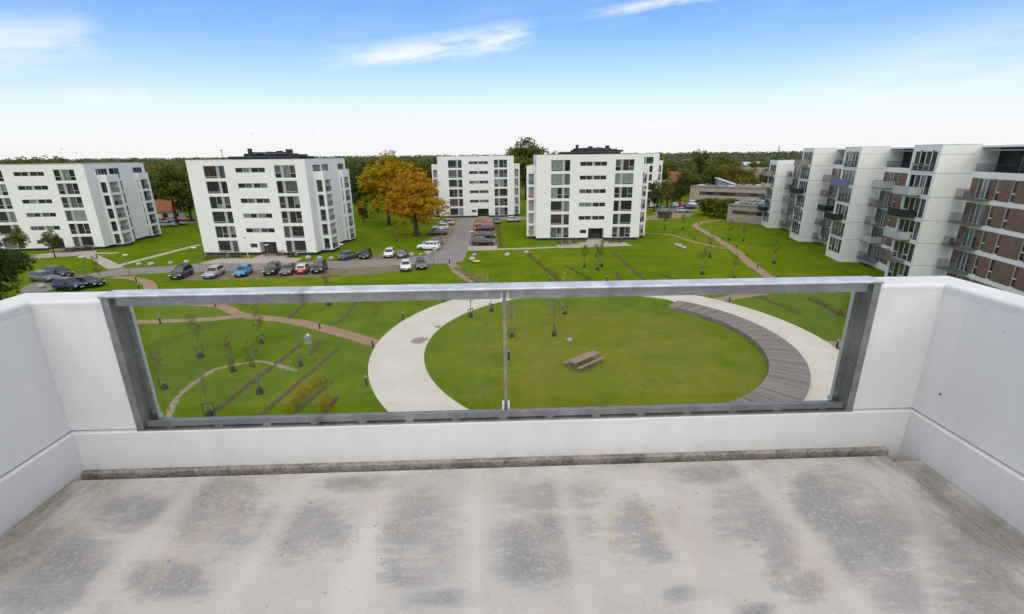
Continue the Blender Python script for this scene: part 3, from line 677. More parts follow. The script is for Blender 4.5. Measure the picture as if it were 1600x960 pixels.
def window(parent, M, w, h, cells, frame=FRAME, t=0.055, rg=RNG, name='window', label=None, pool=GW):
    """frame with one bar ring round every cell; each cell holds a pane or a solid panel. cells in fractions (x0, x1, z0, z1, kind)"""
    key = ('wf', round(w, 3), round(h, 3), tuple(cells), frame.name, t)
    def mk():
        mb = MB()
        for (a, b, c, d, k) in cells:
            x0, x1, z0, z1 = a*w, b*w, c*h, d*h
            if k == 'panel': continue
            mb.box(x0, 0, z0, x0+t, 0.07, z1); mb.box(x1-t, 0, z0, x1, 0.07, z1); mb.box(x0+t, 0.001, z0, x1-t, 0.069, z0+t); mb.box(x0+t, 0.001, z1-t, x1-t, 0.069, z1)
        return mb.mesh(name, frame)
    o = place(name, cached(key, mk), parent, M)
    if label: o['label'] = label
    for (a, b, c, d, k) in cells:
        pw, ph = (b-a)*w, (d-c)*h
        if k == 'panel':
            me = cached(('panel', round(pw, 3), round(ph, 3)), lambda: (lambda m_: (m_.box(0, 0, 0, pw, 0.06, ph), m_.mesh('panel', PANEL))[1])(MB()))
            place('panel', me, o, Matrix.Translation((a*w, 0.012, c*h)))
        else:
            gi = rg.choice(pool)
            me = cached(('pane', round(pw, 3), round(ph, 3), gi, t), lambda: (lambda m_: (m_.box(0, 0, 0, pw-2*t, 0.02, ph-2*t), m_.mesh('pane', GLASSES[gi]))[1])(MB()))
            place('pane', me, o, Matrix.Translation((a*w+t, 0.03, c*h+t)))
    return o
LW = [(0, .34, 0, 1, 'g'), (.34, .60, .34, 1, 'g'), (.34, .60, 0, .34, 'g'), (.60, .71, 0, 1, 'panel'), (.71, 1, .34, 1, 'g'), (.71, 1, 0, .34, 'g')]
LW2 = [(0, .60, .14, 1, 'g'), (0, .60, 0, .14, 'g'), (.60, .71, 0, 1, 'panel'), (.71, 1, 0, 1, 'g')]
RW = [(0, .29, .38, 1, 'g'), (0, .29, 0, .38, 'g'), (.29, .40, 0, 1, 'panel'), (.40, .72, 0, 1, 'g'), (.72, 1, .36, 1, 'g'), (.72, 1, 0, .36, 'g')]
RW2 = [(0, .29, 0, 1, 'g'), (.29, .40, 0, 1, 'panel'), (.40, 1, .13, 1, 'g'), (.40, 1, 0, .13, 'g')]
STRIP = [(0, .24, 0, 1, 'g'), (.24, .46, 0, 1, 'g'), (.46, .53, 0, 1, 'panel'), (.53, .77, 0, 1, 'g'), (.77, 1, 0, 1, 'g')]
SIDEW = [(0, .5, 0, 1, 'g'), (.5, 1, .35, 1, 'g'), (.5, 1, 0, .35, 'g')]
PITCH_Z, WIN_H, TOP, Z0 = 2.72, 2.2, 17.4, 0.55
TW, TD, BAYW, BY0, BY1, BTOP = 21.8, 18.0, 1.9, 2.6, 6.2, 15.2

def tower(M, zs, seed, label, plant=False, screens=False, left_bays=True, right_bays=True):
    rg = random.Random(seed)
    b = empty('apartment_block', M @ Matrix.Diagonal((1, 1, zs, 1)), label=label, cat='building', group='white six storey point blocks')
    rows = [0.60 + PITCH_Z*k for k in range(6)]
    gro = [(0, 99, 0.60 + PITCH_Z*k - 0.27, 0.60 + PITCH_Z*k - 0.25, 0.025, 0) for k in range(1, 7)]
    mbw = MB()
    # front
    lx, lw = 0.138*TW, 0.178*TW; cx_, cw = 0.408*TW, 0.250*TW; rx, rw = 0.738*TW, 0.174*TW
    cuts = list(gro) + [(TW/2 - 0.012, TW/2 + 0.012, 2.6, TOP, 0.02, 0)]
    for k, z in enumerate(rows):
        cuts += [(lx, lx+lw, z, z+WIN_H, 0.22, 1), (rx, rx+rw, z, z+WIN_H, 0.22, 1)]
        if k: cuts.append((cx_, cx_+cw, z+0.98, z+1.82, 0.22, 1))
    ex, ew = 0.505*TW, 0.15*TW; sx, sw = 0.425*TW, 0.062*TW
    cuts += [(ex, ex+ew, Z0, 2.55, 1.5, 2), (sx, sx+sw, 1.45, 2.25, 0.22, 1)]
    F = ((-TW/2, 0, 0), (1, 0, 0), (0, -1, 0)); facade(mbw, *F, TW, Z0, TOP, cuts)
    def put(Fr, u, z, w, h, cells, **kw):
        P0, ux, n = (Vector(q) for q in Fr); p = P0 + ux*u - n*0.09 + Vector((0, 0, z)); return window(b, fmat(p, ux, n), w, h, cells, rg=rg, **kw)
    for k, z in enumerate(rows):
        put(F, lx, z, lw, WIN_H, rg.choice([LW, LW2, LW2])); put(F, rx, z, rw, WIN_H, rg.choice([RW, RW, RW2]))
        if k: put(F, cx_, z+0.98, cw, 0.84, STRIP)
    put(F, sx, 1.45, sw, 0.8, [(0, 1, 0, 1, 'g')])
    # entrance: recessed doors
    d = window(b, fmat((-TW/2 + ex + 0.9, 1.3, Z0 + 0.02), (1, 0, 0), (0, -1, 0)), ew - 0.95, 1.95, [(0, .36, 0, 1, 'g'), (.36, .68, 0, 1, 'g'), (.68, 1, 0, 1, 'g')], frame=DARKMET, t=0.07, rg=rg, name='entrance_door')
    # sides
    for sd in (1, -1):
        if (sd == 1 and not right_bays) or (sd == -1 and not left_bays): bays = []
        else: bays = [(BY0, BY1), (TD - 4.2, TD - 0.8)]
        if sd == 1: F = ((TW/2, 0, 0), (0, 1, 0), (1, 0, 0)); U = lambda y0, y1: (y0, y1)
        else: F = ((-TW/2, TD, 0), (0, -1, 0), (-1, 0, 0)); U = lambda y0, y1: (TD-y1, TD-y0)
        cuts = list(gro); wl = []
        for k, z in enumerate(rows):
            for (y0, y1) in bays:
                u0, u1 = U(y0 + 0.5, y1 - 0.4)
                if k < 5: wl.append((u0, z, u1-u0, WIN_H, SIDEW))
                else: wl.append((u0 - 0.3, z + 0.75, u1-u0+0.6, 1.45, [(0, .25, 0, 1, 'g'), (.25, .5, 0, 1, 'g'), (.5, .75, 0, 1, 'g'), (.75, 1, 0, 1, 'g')]))
            u0, u1 = U(BY1 + 0.4, BY1 + 3.4); wl.append((u0, z, u1-u0, WIN_H, SIDEW))
        for q in wl: cuts.append((q[0], q[0]+q[2], q[1], q[1]+q[3], 0.22, 1))
        facade(mbw, *F, TD, Z0, TOP, cuts)
        for q in wl: put(F, *q)
        # loggia bays: five storeys of open frames standing out from the side
        for bi, (y0, y1) in enumerate(bays):
            BAYW = (1.9, 1.0)[bi]
            x0, x1 = sd*TW/2 + (0.003*sd), sd*(TW/2 + BAYW); xa, xb = min(x0, x1), max(x0, x1)
            mb = MB()
            mb.box(xa, y0, Z0, xb, y1, Z0 + 0.06)
            for k in range(5):
                za = rows[k] + WIN_H; zb_ = rows[k+1] + 0.02 if k < 4 else za + 0.35
                mb.box(xa, y0, za, xb, y1, zb_)
            zt = rows[4] + WIN_H + 0.35
            po = xb if sd == 1 else xa
            pin = lambda d0, d1: (min(po - sd*d0, po - sd*d1), max(po - sd*d0, po - sd*d1))
            for k in range(5):
                za, zb_ = (rows[k] + 0.02 if k else Z0 + 0.06), rows[k] + WIN_H
                for (d0, d1, ya, yb) in ((0, .38, y0, y0+.42), (BAYW-.42, BAYW-.004, y0, y0+.2), (0, .3, y1-.6, y1), (.3, BAYW-.004, y1-.2, y1)):
                    a_, b_ = pin(d0, d1); mb.box(a_, ya, za, b_, yb, zb_)
            for (d0, d1, ya, yb) in ((0, BAYW-.004, y0, y0+.15), (0, BAYW-.004, y1-.15, y1), (0, .15, y0+.15, y1-.15)):
                a_, b_ = pin(d0, d1); mb.box(a_, ya, zt, b_, yb, BTOP)
            lg = mb.build('loggia', WHITE, b)
            mb = MB(); a_, b_ = pin(0.25, BAYW - 0.004); mb.box(a_, y0 + 0.25, 0.0, b_, y1 - 0.25, Z0); mb.build('loggia_base', BASE, b)
            for k in range(5):
                zf = rows[k]; mb = MB(); a_, b_ = pin(0.40, BAYW - 0.44)
                for zz in (0.08, 0.95): mb.box(a_, y0+.08, zf+zz, b_, y0+.11, zf+zz+0.04)
                for i in range(7): xx = a_ + (b_-a_)*(i+.5)/7; mb.box(xx-.01, y0+.085, zf+.12, xx+.01, y0+.105, zf+.95)
                a2, b2 = pin(0.08, 0.11)
                for zz in (0.08, 0.95): mb.box(a2, y0+.43, zf+zz, b2, y1-.61, zf+zz+0.04)
                for i in range(22): yy = y0 + .45 + (y1-y0-1.08)*(i+.5)/22; mb.box(a2+.005, yy-.01, zf+.12, b2-.005, yy+.01, zf+.95)
                mb.build('railing', DARKMET, lg)
                if rg.random() < 0.55:      # a chair or plants left on the balcony
                    mb = MB(); cxx = (a_+b_)/2; cy = rg.uniform(y0+1.2, y1-1.3); s_ = rg.uniform(0.25, 0.5)
                    mb.box(cxx-.3, cy-s_, zf+.02, cxx+.3, cy+s_, zf+0.45); mb.box(cxx-.3, cy+s_, zf+.02, cxx+.3, cy+s_+.08, zf+0.85); mb.build('balcony_seat', rg.choice([DARKMET, TABLEWOOD, GREYMET]), lg)
                if screens and sd == -1 and bi == 0 and k in (3, 4):
                    mb = MB(); a_, b_ = pin(0.38, BAYW - 0.42); mb.box(a_, y0+.02, zf+.03, b_, y0+.06, zf + (0.75 if k == 4 else 0.35))
                    o = mb.build('balcony_screen', pmat('screen_' + ('red' if k == 3 else 'teal'), (0.45, 0.02, 0.03) if k == 3 else (0.08, 0.17, 0.18), 0.6), lg, label='red balcony screen' if k == 3 else 'teal balcony screen')
    mbw.face([(-TW/2, TD, Z0), (TW/2, TD, Z0), (TW/2, TD, TOP), (-TW/2, TD, TOP)])
    mbw.build('wall', [WHITE, ROOM, ROOM], b)
    mb = MB(); mb.box(-TW/2 + 0.22, 0.22, 0, -TW/2 + ex, TD - 0.22, Z0); mb.box(-TW/2 + ex + ew, 0.22, 0, TW/2 - 0.22, TD - 0.22, Z0); mb.box(-TW/2 + ex + 0.001, 1.3, 0, -TW/2 + ex + ew - 0.001, TD - 0.22, Z0 - 0.001); mb.build('plinth', BASE, b)
    mb = MB(); mb.box(-TW/2 + ex, 0.1, 0.0, -TW/2 + ex + ew, 1.295, 0.16); mb.build('doorstep', PINKPAVE, b)
    roof = MB(); roof.box(-TW/2 + 0.25, 0.25, TOP - 0.45, TW/2 - 0.25, TD - 0.25, TOP - 0.25); ro = roof.build('roof', ROOFING, b)
    cp = MB(); e = 0.03
    cp.box(-TW/2 - e, -e, TOP, TW/2 + e, 0.30, TOP + 0.07); cp.box(-TW/2 - e, TD - 0.30, TOP, TW/2 + e, TD + e, TOP + 0.07)
    cp.box(-TW/2 - e, 0.301, TOP + 0.001, -TW/2 + 0.30, TD - 0.301, TOP + 0.069); cp.box(TW/2 - 0.30, 0.301, TOP + 0.001, TW/2 + e, TD - 0.301, TOP + 0.069)
    cp.build('coping', FRAMEW, ro)
    # roof plant: dark ducts and pipes in a low heap
    if plant:
        pl = MB(); x0 = -TW*0.20
        pl.bevel_box(x0 - 1.2, 5, TOP - 0.2, x0 + 11.5, 12, TOP + 0.55, 0.15)
        pl.tube([(x0 - 1.4, 4.6, TOP + 0.35), (x0 + 5, 4.55, TOP + 0.38), (x0 + 11.3, 4.6, TOP + 0.35)], 0.26, 10)
        pl.build('roof_plant', BASE, b)
        for i in range(13):
            xx = x0 + 2.2 + i*0.62; r_ = rg.uniform(0.28, 0.46)
            pl = MB(); z_ = TOP + 0.75 + rg.uniform(0.2, 0.75)
            if i % 3 == 2: pl.bevel_box(xx - .35, 6 + rg.uniform(0, 1), TOP + 0.5, xx + .35, 8, z_ + 0.35, 0.1)
            else:
                y_ = 5.6 + rg.uniform(0, 1.5); z_ = TOP + 0.75 + 0.3*(i % 3) + rg.uniform(0, .15); pts = [(xx - 1.2, y_, z_), (xx + 1.3, y_ + rg.uniform(-.3, .3), z_)]; pl.tube(pts, r_*0.72, 8)
            pl.build('duct', BASE, b)
        pl = MB(); pl.bevel_box(x0 + 2.0, 5.4, TOP + 0.5, x0 + 2.6, 5.9, TOP + 2.0, 0.05); pl.bevel_box(x0 + 10.6, 6, TOP + 0.5, x0 + 12.2, 8, TOP + 0.9, 0.05); pl.build('vent_box', BASE, b)
    return b
def corner_place(pl, pr):
    """tower whose right front corner stands at pr and whose front runs towards pl"""
    a, c = px(*pl, 0.55), px(*pr, 0.55); ang = math.atan2(c.y - a.y, c.x - a.x)
    t = Vector((math.cos(ang), math.sin(ang), 0)); o = c - t*TW/2; return Matrix.Translation((o.x, o.y, 0)) @ zrot(ang)
TM = dict(A=corner_place((40, 388.5), (164, 385.5)), B=corner_place((322, 394.5), (495.2, 394.7)), C=corner_place((697, 338), (803.5, 336)), D=corner_place((829, 372.5), (998, 371)))
tower(TM['A'], 0.955, 11, 'white six storey block at the far left, cut off by the edge of view')
tower(TM['B'], 0.985, 12, 'white six storey block left of the chestnuts, bicycles outside, black ducts on its roof', plant=True)
tower(TM['C'], 0.99, 13, 'white six storey block farthest back, at the end of the drive')
tower(TM['D'], 1.0, 14, 'white six storey block with black roof ducts right of the drive, red balcony screen', plant=True, screens=True)
e = px(1027, 322, 0.5); tower(Matrix.Translation((e.x - TW/2 - 1.0, e.y - 1.0, 0)) @ zrot(R(-3)), 1.0, 15, 'white six storey block half hidden behind the block with the red screen')

# ------------------------------------------------------------------ the stepped brick and white block on the right
RB_ROT = math.atan2(-0.2, 0.98); JOINT = pmat('joint_sealant', (0.30, 0.29, 0.275), 0.9, 0.2, 3)
BALC_BLUE = pmat('blue_screen', (0.15, 0.185, 0.30), 0.6); BALC_BLACK = pmat('black_screen', (0.02, 0.02, 0.022), 0.7)
BALC_GREY = pmat('grey_screen', (0.26, 0.26, 0.27), 0.6); BALC_TAN = pmat('tan_screen', (0.33, 0.28, 0.25), 0.7); BALC_LIGHT = pmat('light_screen', (0.46, 0.47, 0.48), 0.5)
def balcony(par, x0, y0, x1, y1, z, screen=None, rg=RNG, name='balcony'):
    """slab with railing on its outer (low x) and both short sides"""
    mb = MB(); mb.box(x0, y0, z - 0.16, x1, y1, z); o = mb.build(name, GREYMET, par)
    mb = MB()
    for zz in (0.10, 1.0):
        mb.box(x0, y0, z+zz, x0+.04, y1, z+zz+.04); mb.box(x0+.041, y0, z+zz, x1, y0+.04, z+zz+.04); mb.box(x0+.041, y1-.04, z+zz, x1, y1, z+zz+.04)
    n = int((y1-y0)/0.13)
    for i in range(n+1): yy = y0 + .02 + (y1-y0-.04)*i/n; mb.box(x0+.008, yy-.008, z, x0+.028, yy+.008, z+1.0)
    n = int((x1-x0)/0.13)
    for i in range(1, n): xx = x0 + (x1-x0)*i/n; mb.box(xx-.008, y0+.01, z, xx+.008, y0+.03, z+1.0); mb.box(xx-.008, y1-.03, z, xx+.008, y1-.01, z+1.0)
    mb.build('railing', GREYMET, o)
    if screen:
        mb = MB(); mb.box(x0-.03, y0-.02, z+.04, x0-.005, y1+.02, z+1.02); mb.box(x0-.004, y0-.03, z+.04, x1, y0-.005, z+1.02); mb.build('screen', screen, o)
    if rg.random() < 0.8:
        mb = MB(); yy = rg.uniform(y0+.5, y1-.9); mb.box(x0+.3, yy, z, x0+.8, yy+.5, z+.45); mb.box(x0+.3, yy+.5, z, x0+.8, yy+.56, z+.9); mb.build('balcony_seat', rg.choice([DARKMET, TABLEWOOD, GREYMET, CLIPM]), o)
    return o
def section(corner, storeys, label, seed, glaz, stack, tail=13.9):
    rg = random.Random(seed); P = 2.78; ZB = 1.0; top = ZB + P*storeys + (0.45 if storeys == 6 else 0.75)
    M = Matrix.Translation((corner[0], corner[1], 0)) @ zrot(RB_ROT)
    b = empty('stepped_block', M, label=label, cat='building', group='sections of the stepped brick and white block')
    zl = [ZB + P*k for k in range(storeys)]
    gro = [(0, 99, z - 0.05, z, 0.05, 2) for z in zl] + [(0, 99, top - 1.1, top - 1.06, 0.05, 2)]
    XB = 3.7; NL = 5.6; fl = storeys - 1
    mbw = MB()
    # white end wall facing the camera, panel joints
    F = ((0, 0, 0), (1, 0, 0), (0, -1, 0)); facade(mbw, *F, XB, 0.0, top, gro)
    # narrow glazed face
    F = ((0, NL, 0), (0, -1, 0), (-1, 0, 0)); cuts = list(gro)
    for z in zl: cuts.append((0.5, NL - 0.55, z + 0.12, z + 2.52, 0.16, 1))
    facade(mbw, *F, NL, 0.0, top, cuts)
    for k, z in enumerate(zl):
        cells = [(i/4, (i+1)/4, 0.0, 1.0, 'g') if i % 2 else (i/4, (i+1)/4, 0.32, 1.0, 'g') for i in range(4)] + [(i/4, (i+1)/4, 0, 0.32, 'g') for i in (0, 2)]
        window(b, fmat((0.06, NL - 0.5, z + 0.12), (0, -1, 0), (-1, 0, 0)), NL - 1.05, 2.40, cells, frame=FRAMEW, t=0.08, rg=rg)
        g = glaz[k] if k < len(glaz) else 0
        if g: balcony(b, -1.35, 1.9, -0.005, 5.55, z + 0.06, None if g == 1 else g, rg)
        elif k: # juliet railing
            mb = MB()
            for zz in (0.2, 1.05): mb.box(-0.09, 0.6, z+zz, -0.05, NL-.5, z+zz+.04)
            for i in range(34): yy = .62 + (NL-1.15)*i/33; mb.box(-0.08, yy-.008, z+.2, -.06, yy+.008, z+1.05)
            mb.build('railing', GREYMET, b)
    # long brick face: white bands, brick panels, slot windows, a stack of balconies
    F = ((XB, 0, 0), (0, -1, 0), (-1, 0, 0)); cuts = []
    recess = storeys == 6
    lay = [('white', 0.0, 0.35), ('brick', 0.35, 1.35), ('door', 1.35, 3.55), ('brick', 3.55, 4.25), ('slot', 4.25, 4.95), ('brick', 4.95, 6.5), ('slot', 6.5, 7.15), ('brick', 7.15, 9.9), ('slot', 9.9, 10.55), ('brick', 10.55, 13.0), ('slot', 13.0, 13.6), ('brick', 13.6, 16.2), ('slot', 16.2, 16.9), ('brick', 16.9, 19.5), ('slot', 19.5, 20.2), ('brick', 20.2, 24)]
    lay = [(k, a, min(e_, tail)) for k, a, e_ in lay if a < tail - 0.3]
    nb = fl if recess else storeys
    for k in range(nb):
        z = zl[k]
        for kind, a, e_ in lay:
            if kind == 'white': continue
            cuts.append((a, e_, z + 0.02, z + 2.30, 0.14 if kind == 'brick' else 0.2, 0 if kind == 'brick' else 1))
    zt = zl[fl] - 0.02 if recess else top
    facade(mbw, *F, tail, 0.0, zt + (0.25 if recess else 0), cuts)
    for k in range(nb):
        z = zl[k]
        for kind, a, e_ in lay:
            if kind == 'brick':
                me = cached(('bp', round(e_-a, 3)), lambda: (lambda m_: (m_.box(0, 0, 0, e_-a-0.004, 0.13, 2.27), m_.mesh('brick_panel', BRICK))[1])(MB()))
                place('brick_panel', me, b, fmat((XB - 0.025, -a - 0.002, z + 0.025), (0, -1, 0), (-1, 0, 0)))
            elif kind == 'slot':
                window(b, fmat((XB + 0.04, -a, z + 0.02), (0, -1, 0), (-1, 0, 0)), e_-a, 2.28, [(0, 1, 0.40, 1, 'g'), (0, 1, 0, 0.40, 'g')], frame=FRAMEW, t=0.07, rg=rg)
            elif kind == 'door':
                window(b, fmat((XB + 0.04, -a, z + 0.02), (0, -1, 0), (-1, 0, 0)), e_-a, 2.28, [(0, .36, 0, 1, 'g'), (.36, .68, 0, 1, 'g'), (.68, 1, 0, 1, 'g')], frame=FRAMEW, t=0.07, rg=rg, pool=[3, 3, 4, 0, 1])
        s_ = stack[k] if k < len(stack) else 1
        balcony(b, XB - 1.6, -3.9, XB - 0.03, -0.75, z + 0.04, None if s_ == 1 else s_, rg)
    if recess:      # penthouse terrace: set-back wall, canopy, railing
        z = zl[fl]; mb = MB(); X1 = XB + 2.2
        F = ((X1, 0, 0), (0, -1, 0), (-1, 0, 0)); facade(mb, *F, tail, z, top - 0.35, [(3.4, tail - 1.0, z + 0.05, z + 2.3, 0.15, 1)]); mb.build('penthouse_wall', [DARKMET, ROOM], b)
        window(b, fmat((X1 + 0.04, -3.4, z + 0.05), (0, -1, 0), (-1, 0, 0)), tail - 4.4, 2.25, [(i/6, (i+1)/6, 0, 1, 'g') for i in range(6)], frame=FRAMEW, t=0.07, rg=rg, pool=[3, 4, 1, 0])
        mb = MB(); mb.box(XB + 0.3, -tail, top - 0.35, 15, -0.004, top - 0.12); mb.build('canopy', WHITE2, b)
        mb = MB(); mb.bevel_box(XB - 0.5, -tail + .6, top - 0.72, XB + 2.0, -2.2, top - 0.60, 0.03); mb.build('awning', BALC_GREY, b)
        mb = MB(); mb.box(XB + 0.02, -tail, z - 0.3, X1 - 0.01, -0.004, z - 0.02); mb.build('terrace_floor', GREYMET, b)
        mb = MB()
        for zz in (0.28, 1.05): mb.box(XB + .06, -tail, z+zz, XB + .10, -.3, z+zz+.04)
        n = int(tail/0.14)
        for i in range(n): yy = -.32 - (tail-.4)*i/n; mb.box(XB+.07, yy-.008, z+.24, XB+.09, yy+.008, z+1.05)
        mb.build('railing', DARKMET, b)
        mb = MB(); mb.box(X1 - 0.02, -0.35, z, XB + 0.15, -0.004, top - .351) if False else None
    # remaining faces and roof
    mbw.face([(XB, 0, top), (XB + 12, 0, top), (XB + 12, 0, 0), (XB, 0, 0)]) if recess else None
    mbw.box(0.05, 0.4, top - 0.5, 14, NL, top - 0.15)
    mbw.face([(0, NL, 0), (14, NL, 0), (14, NL, top), (0, NL, top)])
    mbw.face([(14, NL, 0), (14, -tail, 0), (14, -tail, top - .4), (14, NL, top)])
    mbw.face([(XB, -tail, 0), (14, -tail, 0), (14, -tail, (zl[fl] if recess else top)), (XB, -tail, (zl[fl] if recess else top))])
    if not recess: mbw.box(XB, -tail, top - 0.4, 14, 0, top - 0.1)
    mbw.build('wall', [WHITE2, ROOM, JOINT], b)
    mb = MB(); mb.box(-0.03, -0.03, top, XB + 0.3, 0.25, top + 0.05); mb.box(-0.03, 0.251, top + .001, 0.25, NL, top + 0.049); mb.build('coping', FRAMEW, b)
    # two little lamps over the glazing
    for yy in (1.2, 3.6):
        mb = MB(); mb.box(-0.12, yy, top - 0.75, -0.002, yy+.12, top - 0.6); mb.build('wall_lamp', DARKMET, b)
    return b
G1, BK, GR, TN, LT = 1, BALC_BLACK, BALC_GREY, BALC_TAN, BALC_LIGHT
section((62.1, 115.6), 5, 'farthest and lowest section of the stepped white block on the right', 31, [0, BK, G1, LT, TN], [1, 1, GR, 1, 1])
section((58.8, 96.9), 6, 'stepped block section with a tan balcony screen under its roof, next to the lowest one', 32, [0, G1, 1, BK, 0, TN], [1, 1, BK, 1, TN])
section((54.5, 77.7), 6, 'stepped block section with the blue balcony screen', 33, [0, 0, BK, 0, BALC_BLUE, 0], [1, LT, 1, 1, LT])
section((50.5, 58.6), 6, 'nearest section of the stepped block, broad brick panels, at the right edge', 34, [0, 1, LT, BK, LT, 0], [1, 1, 1, 1, 1], tail=24.0)

# ------------------------------------------------------------------ trees and shrubs
def rand_dir(rg):
    while True:
        v = Vector((rg.uniform(-1, 1), rg.uniform(-1, 1), rg.uniform(-1, 1)))
        if 0.05 < v.length < 1: return v.normalized()
def leaf_quad(V, Fc, p, nrm, s, rg):
    a = nrm.cross(rand_dir(rg))
    if a.length < 1e-3: a = nrm.orthogonal()
    a.normalize(); b = nrm.cross(a)
    k = len(V); l = s * rg.uniform(0.7, 1.3); w = l * rg.uniform(0.5, 0.8)
    V += [tuple(p - a*l*0.5), tuple(p + b*w*0.5 + nrm*l*0.12), tuple(p + a*l*0.5), tuple(p - b*w*0.5 + nrm*l*0.12)]
    Fc.append((k, k+1, k+2, k+3))
def tree_meshes(seed, h, cw, ch, nl, clumps, per, leaf, trunk, mat, bark=BARK, shape='round', loose=0.5):
    """trunk mesh and crown mesh. cw crown width, ch crown height, nl number of lobes"""
    rg = random.Random(seed); zc = h - ch/2; lobes = []
    for i in range(nl):
        a = 2*math.pi*(i/nl) + rg.uniform(-.4, .4); t = rg.uniform(-0.72, 0.78)
        if shape == 'cone': rr = cw/2 * (1 - (t+1)/2) * 0.75
        elif shape == 'column': rr = cw/2 * 0.35
        else: rr = cw/2 * 0.58 * math.sqrt(max(0.05, 1 - t*t*0.8)) * rg.uniform(.75, 1.1)
        ls = cw * rg.uniform(0.19, 0.29) * ((1.15 - 0.45*(t+1)/2) if shape != 'cone' else (1.25 - 0.8*(t+1)/2))
        lobes.append((Vector((rr*math.cos(a), rr*math.sin(a), zc + t*ch/2*0.80)), ls, ls * (0.80 if shape == 'round' else 1.2)))
    if shape == 'round': lobes.append((Vector((rg.uniform(-.4, .4), rg.uniform(-.4, .4), zc + ch*0.28)), cw*0.24, ch*0.22)); lobes.append((Vector((0, 0, zc - ch*0.05)), cw*0.27, ch*0.26))
    else: lobes.append((Vector((0, 0, h - ch*0.12)), cw*0.10, ch*0.12))
    V, Fc = [], []
    for c in range(clumps):
        lp, lr, lz = rg.choice(lobes); d = rand_dir(rg)
        if d.z < -0.4 and rg.random() < 0.5: d.z *= -1
        r_ = rg.uniform(0.55, 1.06) ** 0.7
        cp = lp + Vector((d.x*lr, d.y*lr, d.z*lz)) * r_
        cs = leaf * rg.uniform(1.4, 3.0)
        for q in range(per):
            o = rand_dir(rg) * (rg.random() ** 0.6) * cs; o.z *= 0.7
            n = (d*0.8 + rand_dir(rg)*0.9 + Vector((0, 0, 0.35))).normalized()
            leaf_quad(V, Fc, cp + o, n, leaf, rg)
    cm = bpy.data.meshes.new('crown'); cm.from_pydata(V, [], Fc); cm.materials.append(mat)
    mb = MB(); top = zc + ch*0.1
    pts = [(0, 0, -0.1), (0.02*h*rg.uniform(-.5, .5), 0.02*h*rg.uniform(-.5, .5), (h-ch)*0.6), (0.03*h*rg.uniform(-.5, .5), 0, h-ch*0.75), (rg.uniform(-.3, .3), rg.uniform(-.3, .3), top)]
    mb.tube(pts, [trunk*1.35, trunk, trunk*0.8, trunk*0.22], 8)
    for lp, lr, lz in lobes:
        b0 = Vector(pts[2]).lerp(Vector(pts[3]), rg.uniform(-0.15, 0.6)); mid = b0.lerp(lp, 0.5) + Vector((0, 0, -0.06*lr))
        mb.tube([b0, mid, lp], [trunk*0.38, trunk*0.24, trunk*0.07], 5)
    return mb.mesh('trunk', bark, True), cm
def make_tree(name, M, meshes, **kw):
    o = empty(name, M, **kw); place('trunk', meshes[0], o); place('crown', meshes[1], o); return o
def at(p, rz=0.0, s=1.0, sz=None): return Matrix.Translation(p) @ zrot(rz) @ Matrix.Diagonal((s, s, sz or s, 1))

# the two big chestnuts turning orange
ch1 = tree_meshes(101, 15.8, 14.0, 15.2, 17, 900, 26, 0.34, 0.55, L_ORANGE)
make_tree('chestnut_tree', at(px(652, 369), 0.3), ch1, label='nearer of two big orange chestnut trees, beside the drive', cat='tree', group='autumn chestnut trees')
ch2 = tree_meshes(102, 18.4, 15.0, 17.6, 17, 950, 26, 0.36, 0.5, L_ORANGE)
make_tree('chestnut_tree', at(px(609, 352), 1.3), ch2, label='farther orange and yellow chestnut tree, left of its twin', cat='tree', group='autumn chestnut trees')
PROTO = dict(
    green=tree_meshes(111, 15, 10, 12, 10, 330, 20, 0.50, 0.35, L_GREEN), green2=tree_meshes(112, 15, 11, 11.5, 9, 330, 20, 0.52, 0.35, L_GREEN),
    dark=tree_meshes(113, 15, 9, 12.5, 10, 330, 20, 0.50, 0.35, L_DARK), olive=tree_meshes(114, 15, 10.5, 12.5, 10, 330, 20, 0.50, 0.35, L_OLIVE),
    rust=tree_meshes(115, 15, 9.5, 12, 9, 300, 20, 0.52, 0.35, L_RUST), cone=tree_meshes(116, 14, 6, 12.8, 14, 330, 18, 0.42, 0.3, L_DARK, shape='cone'),
    bushy=tree_meshes(117, 6, 6.4, 5.7, 9, 260, 22, 0.30, 0.2, L_GREEN), bushd=tree_meshes(118, 6, 6.4, 5.8, 9, 280, 22, 0.30, 0.2, L_DARK), busho=tree_meshes(119, 6, 6, 5.7, 9, 260, 22, 0.30, 0.2, L_OLIVE))
PH = dict(green=15, green2=15, dark=15, olive=15, rust=15, cone=14, bushy=6, bushd=6, busho=6)
def tree(kind, x, dist, h, w=1.0, label='', group=None, name='tree', rz=None):
    s = h / PH[kind]; return make_tree(name, at(polar(x, dist), RNG.uniform(0, 6.3) if rz is None else rz, s*w, s), PROTO[kind], label=label, cat='tree' if h > 5 else 'shrub', group=group)
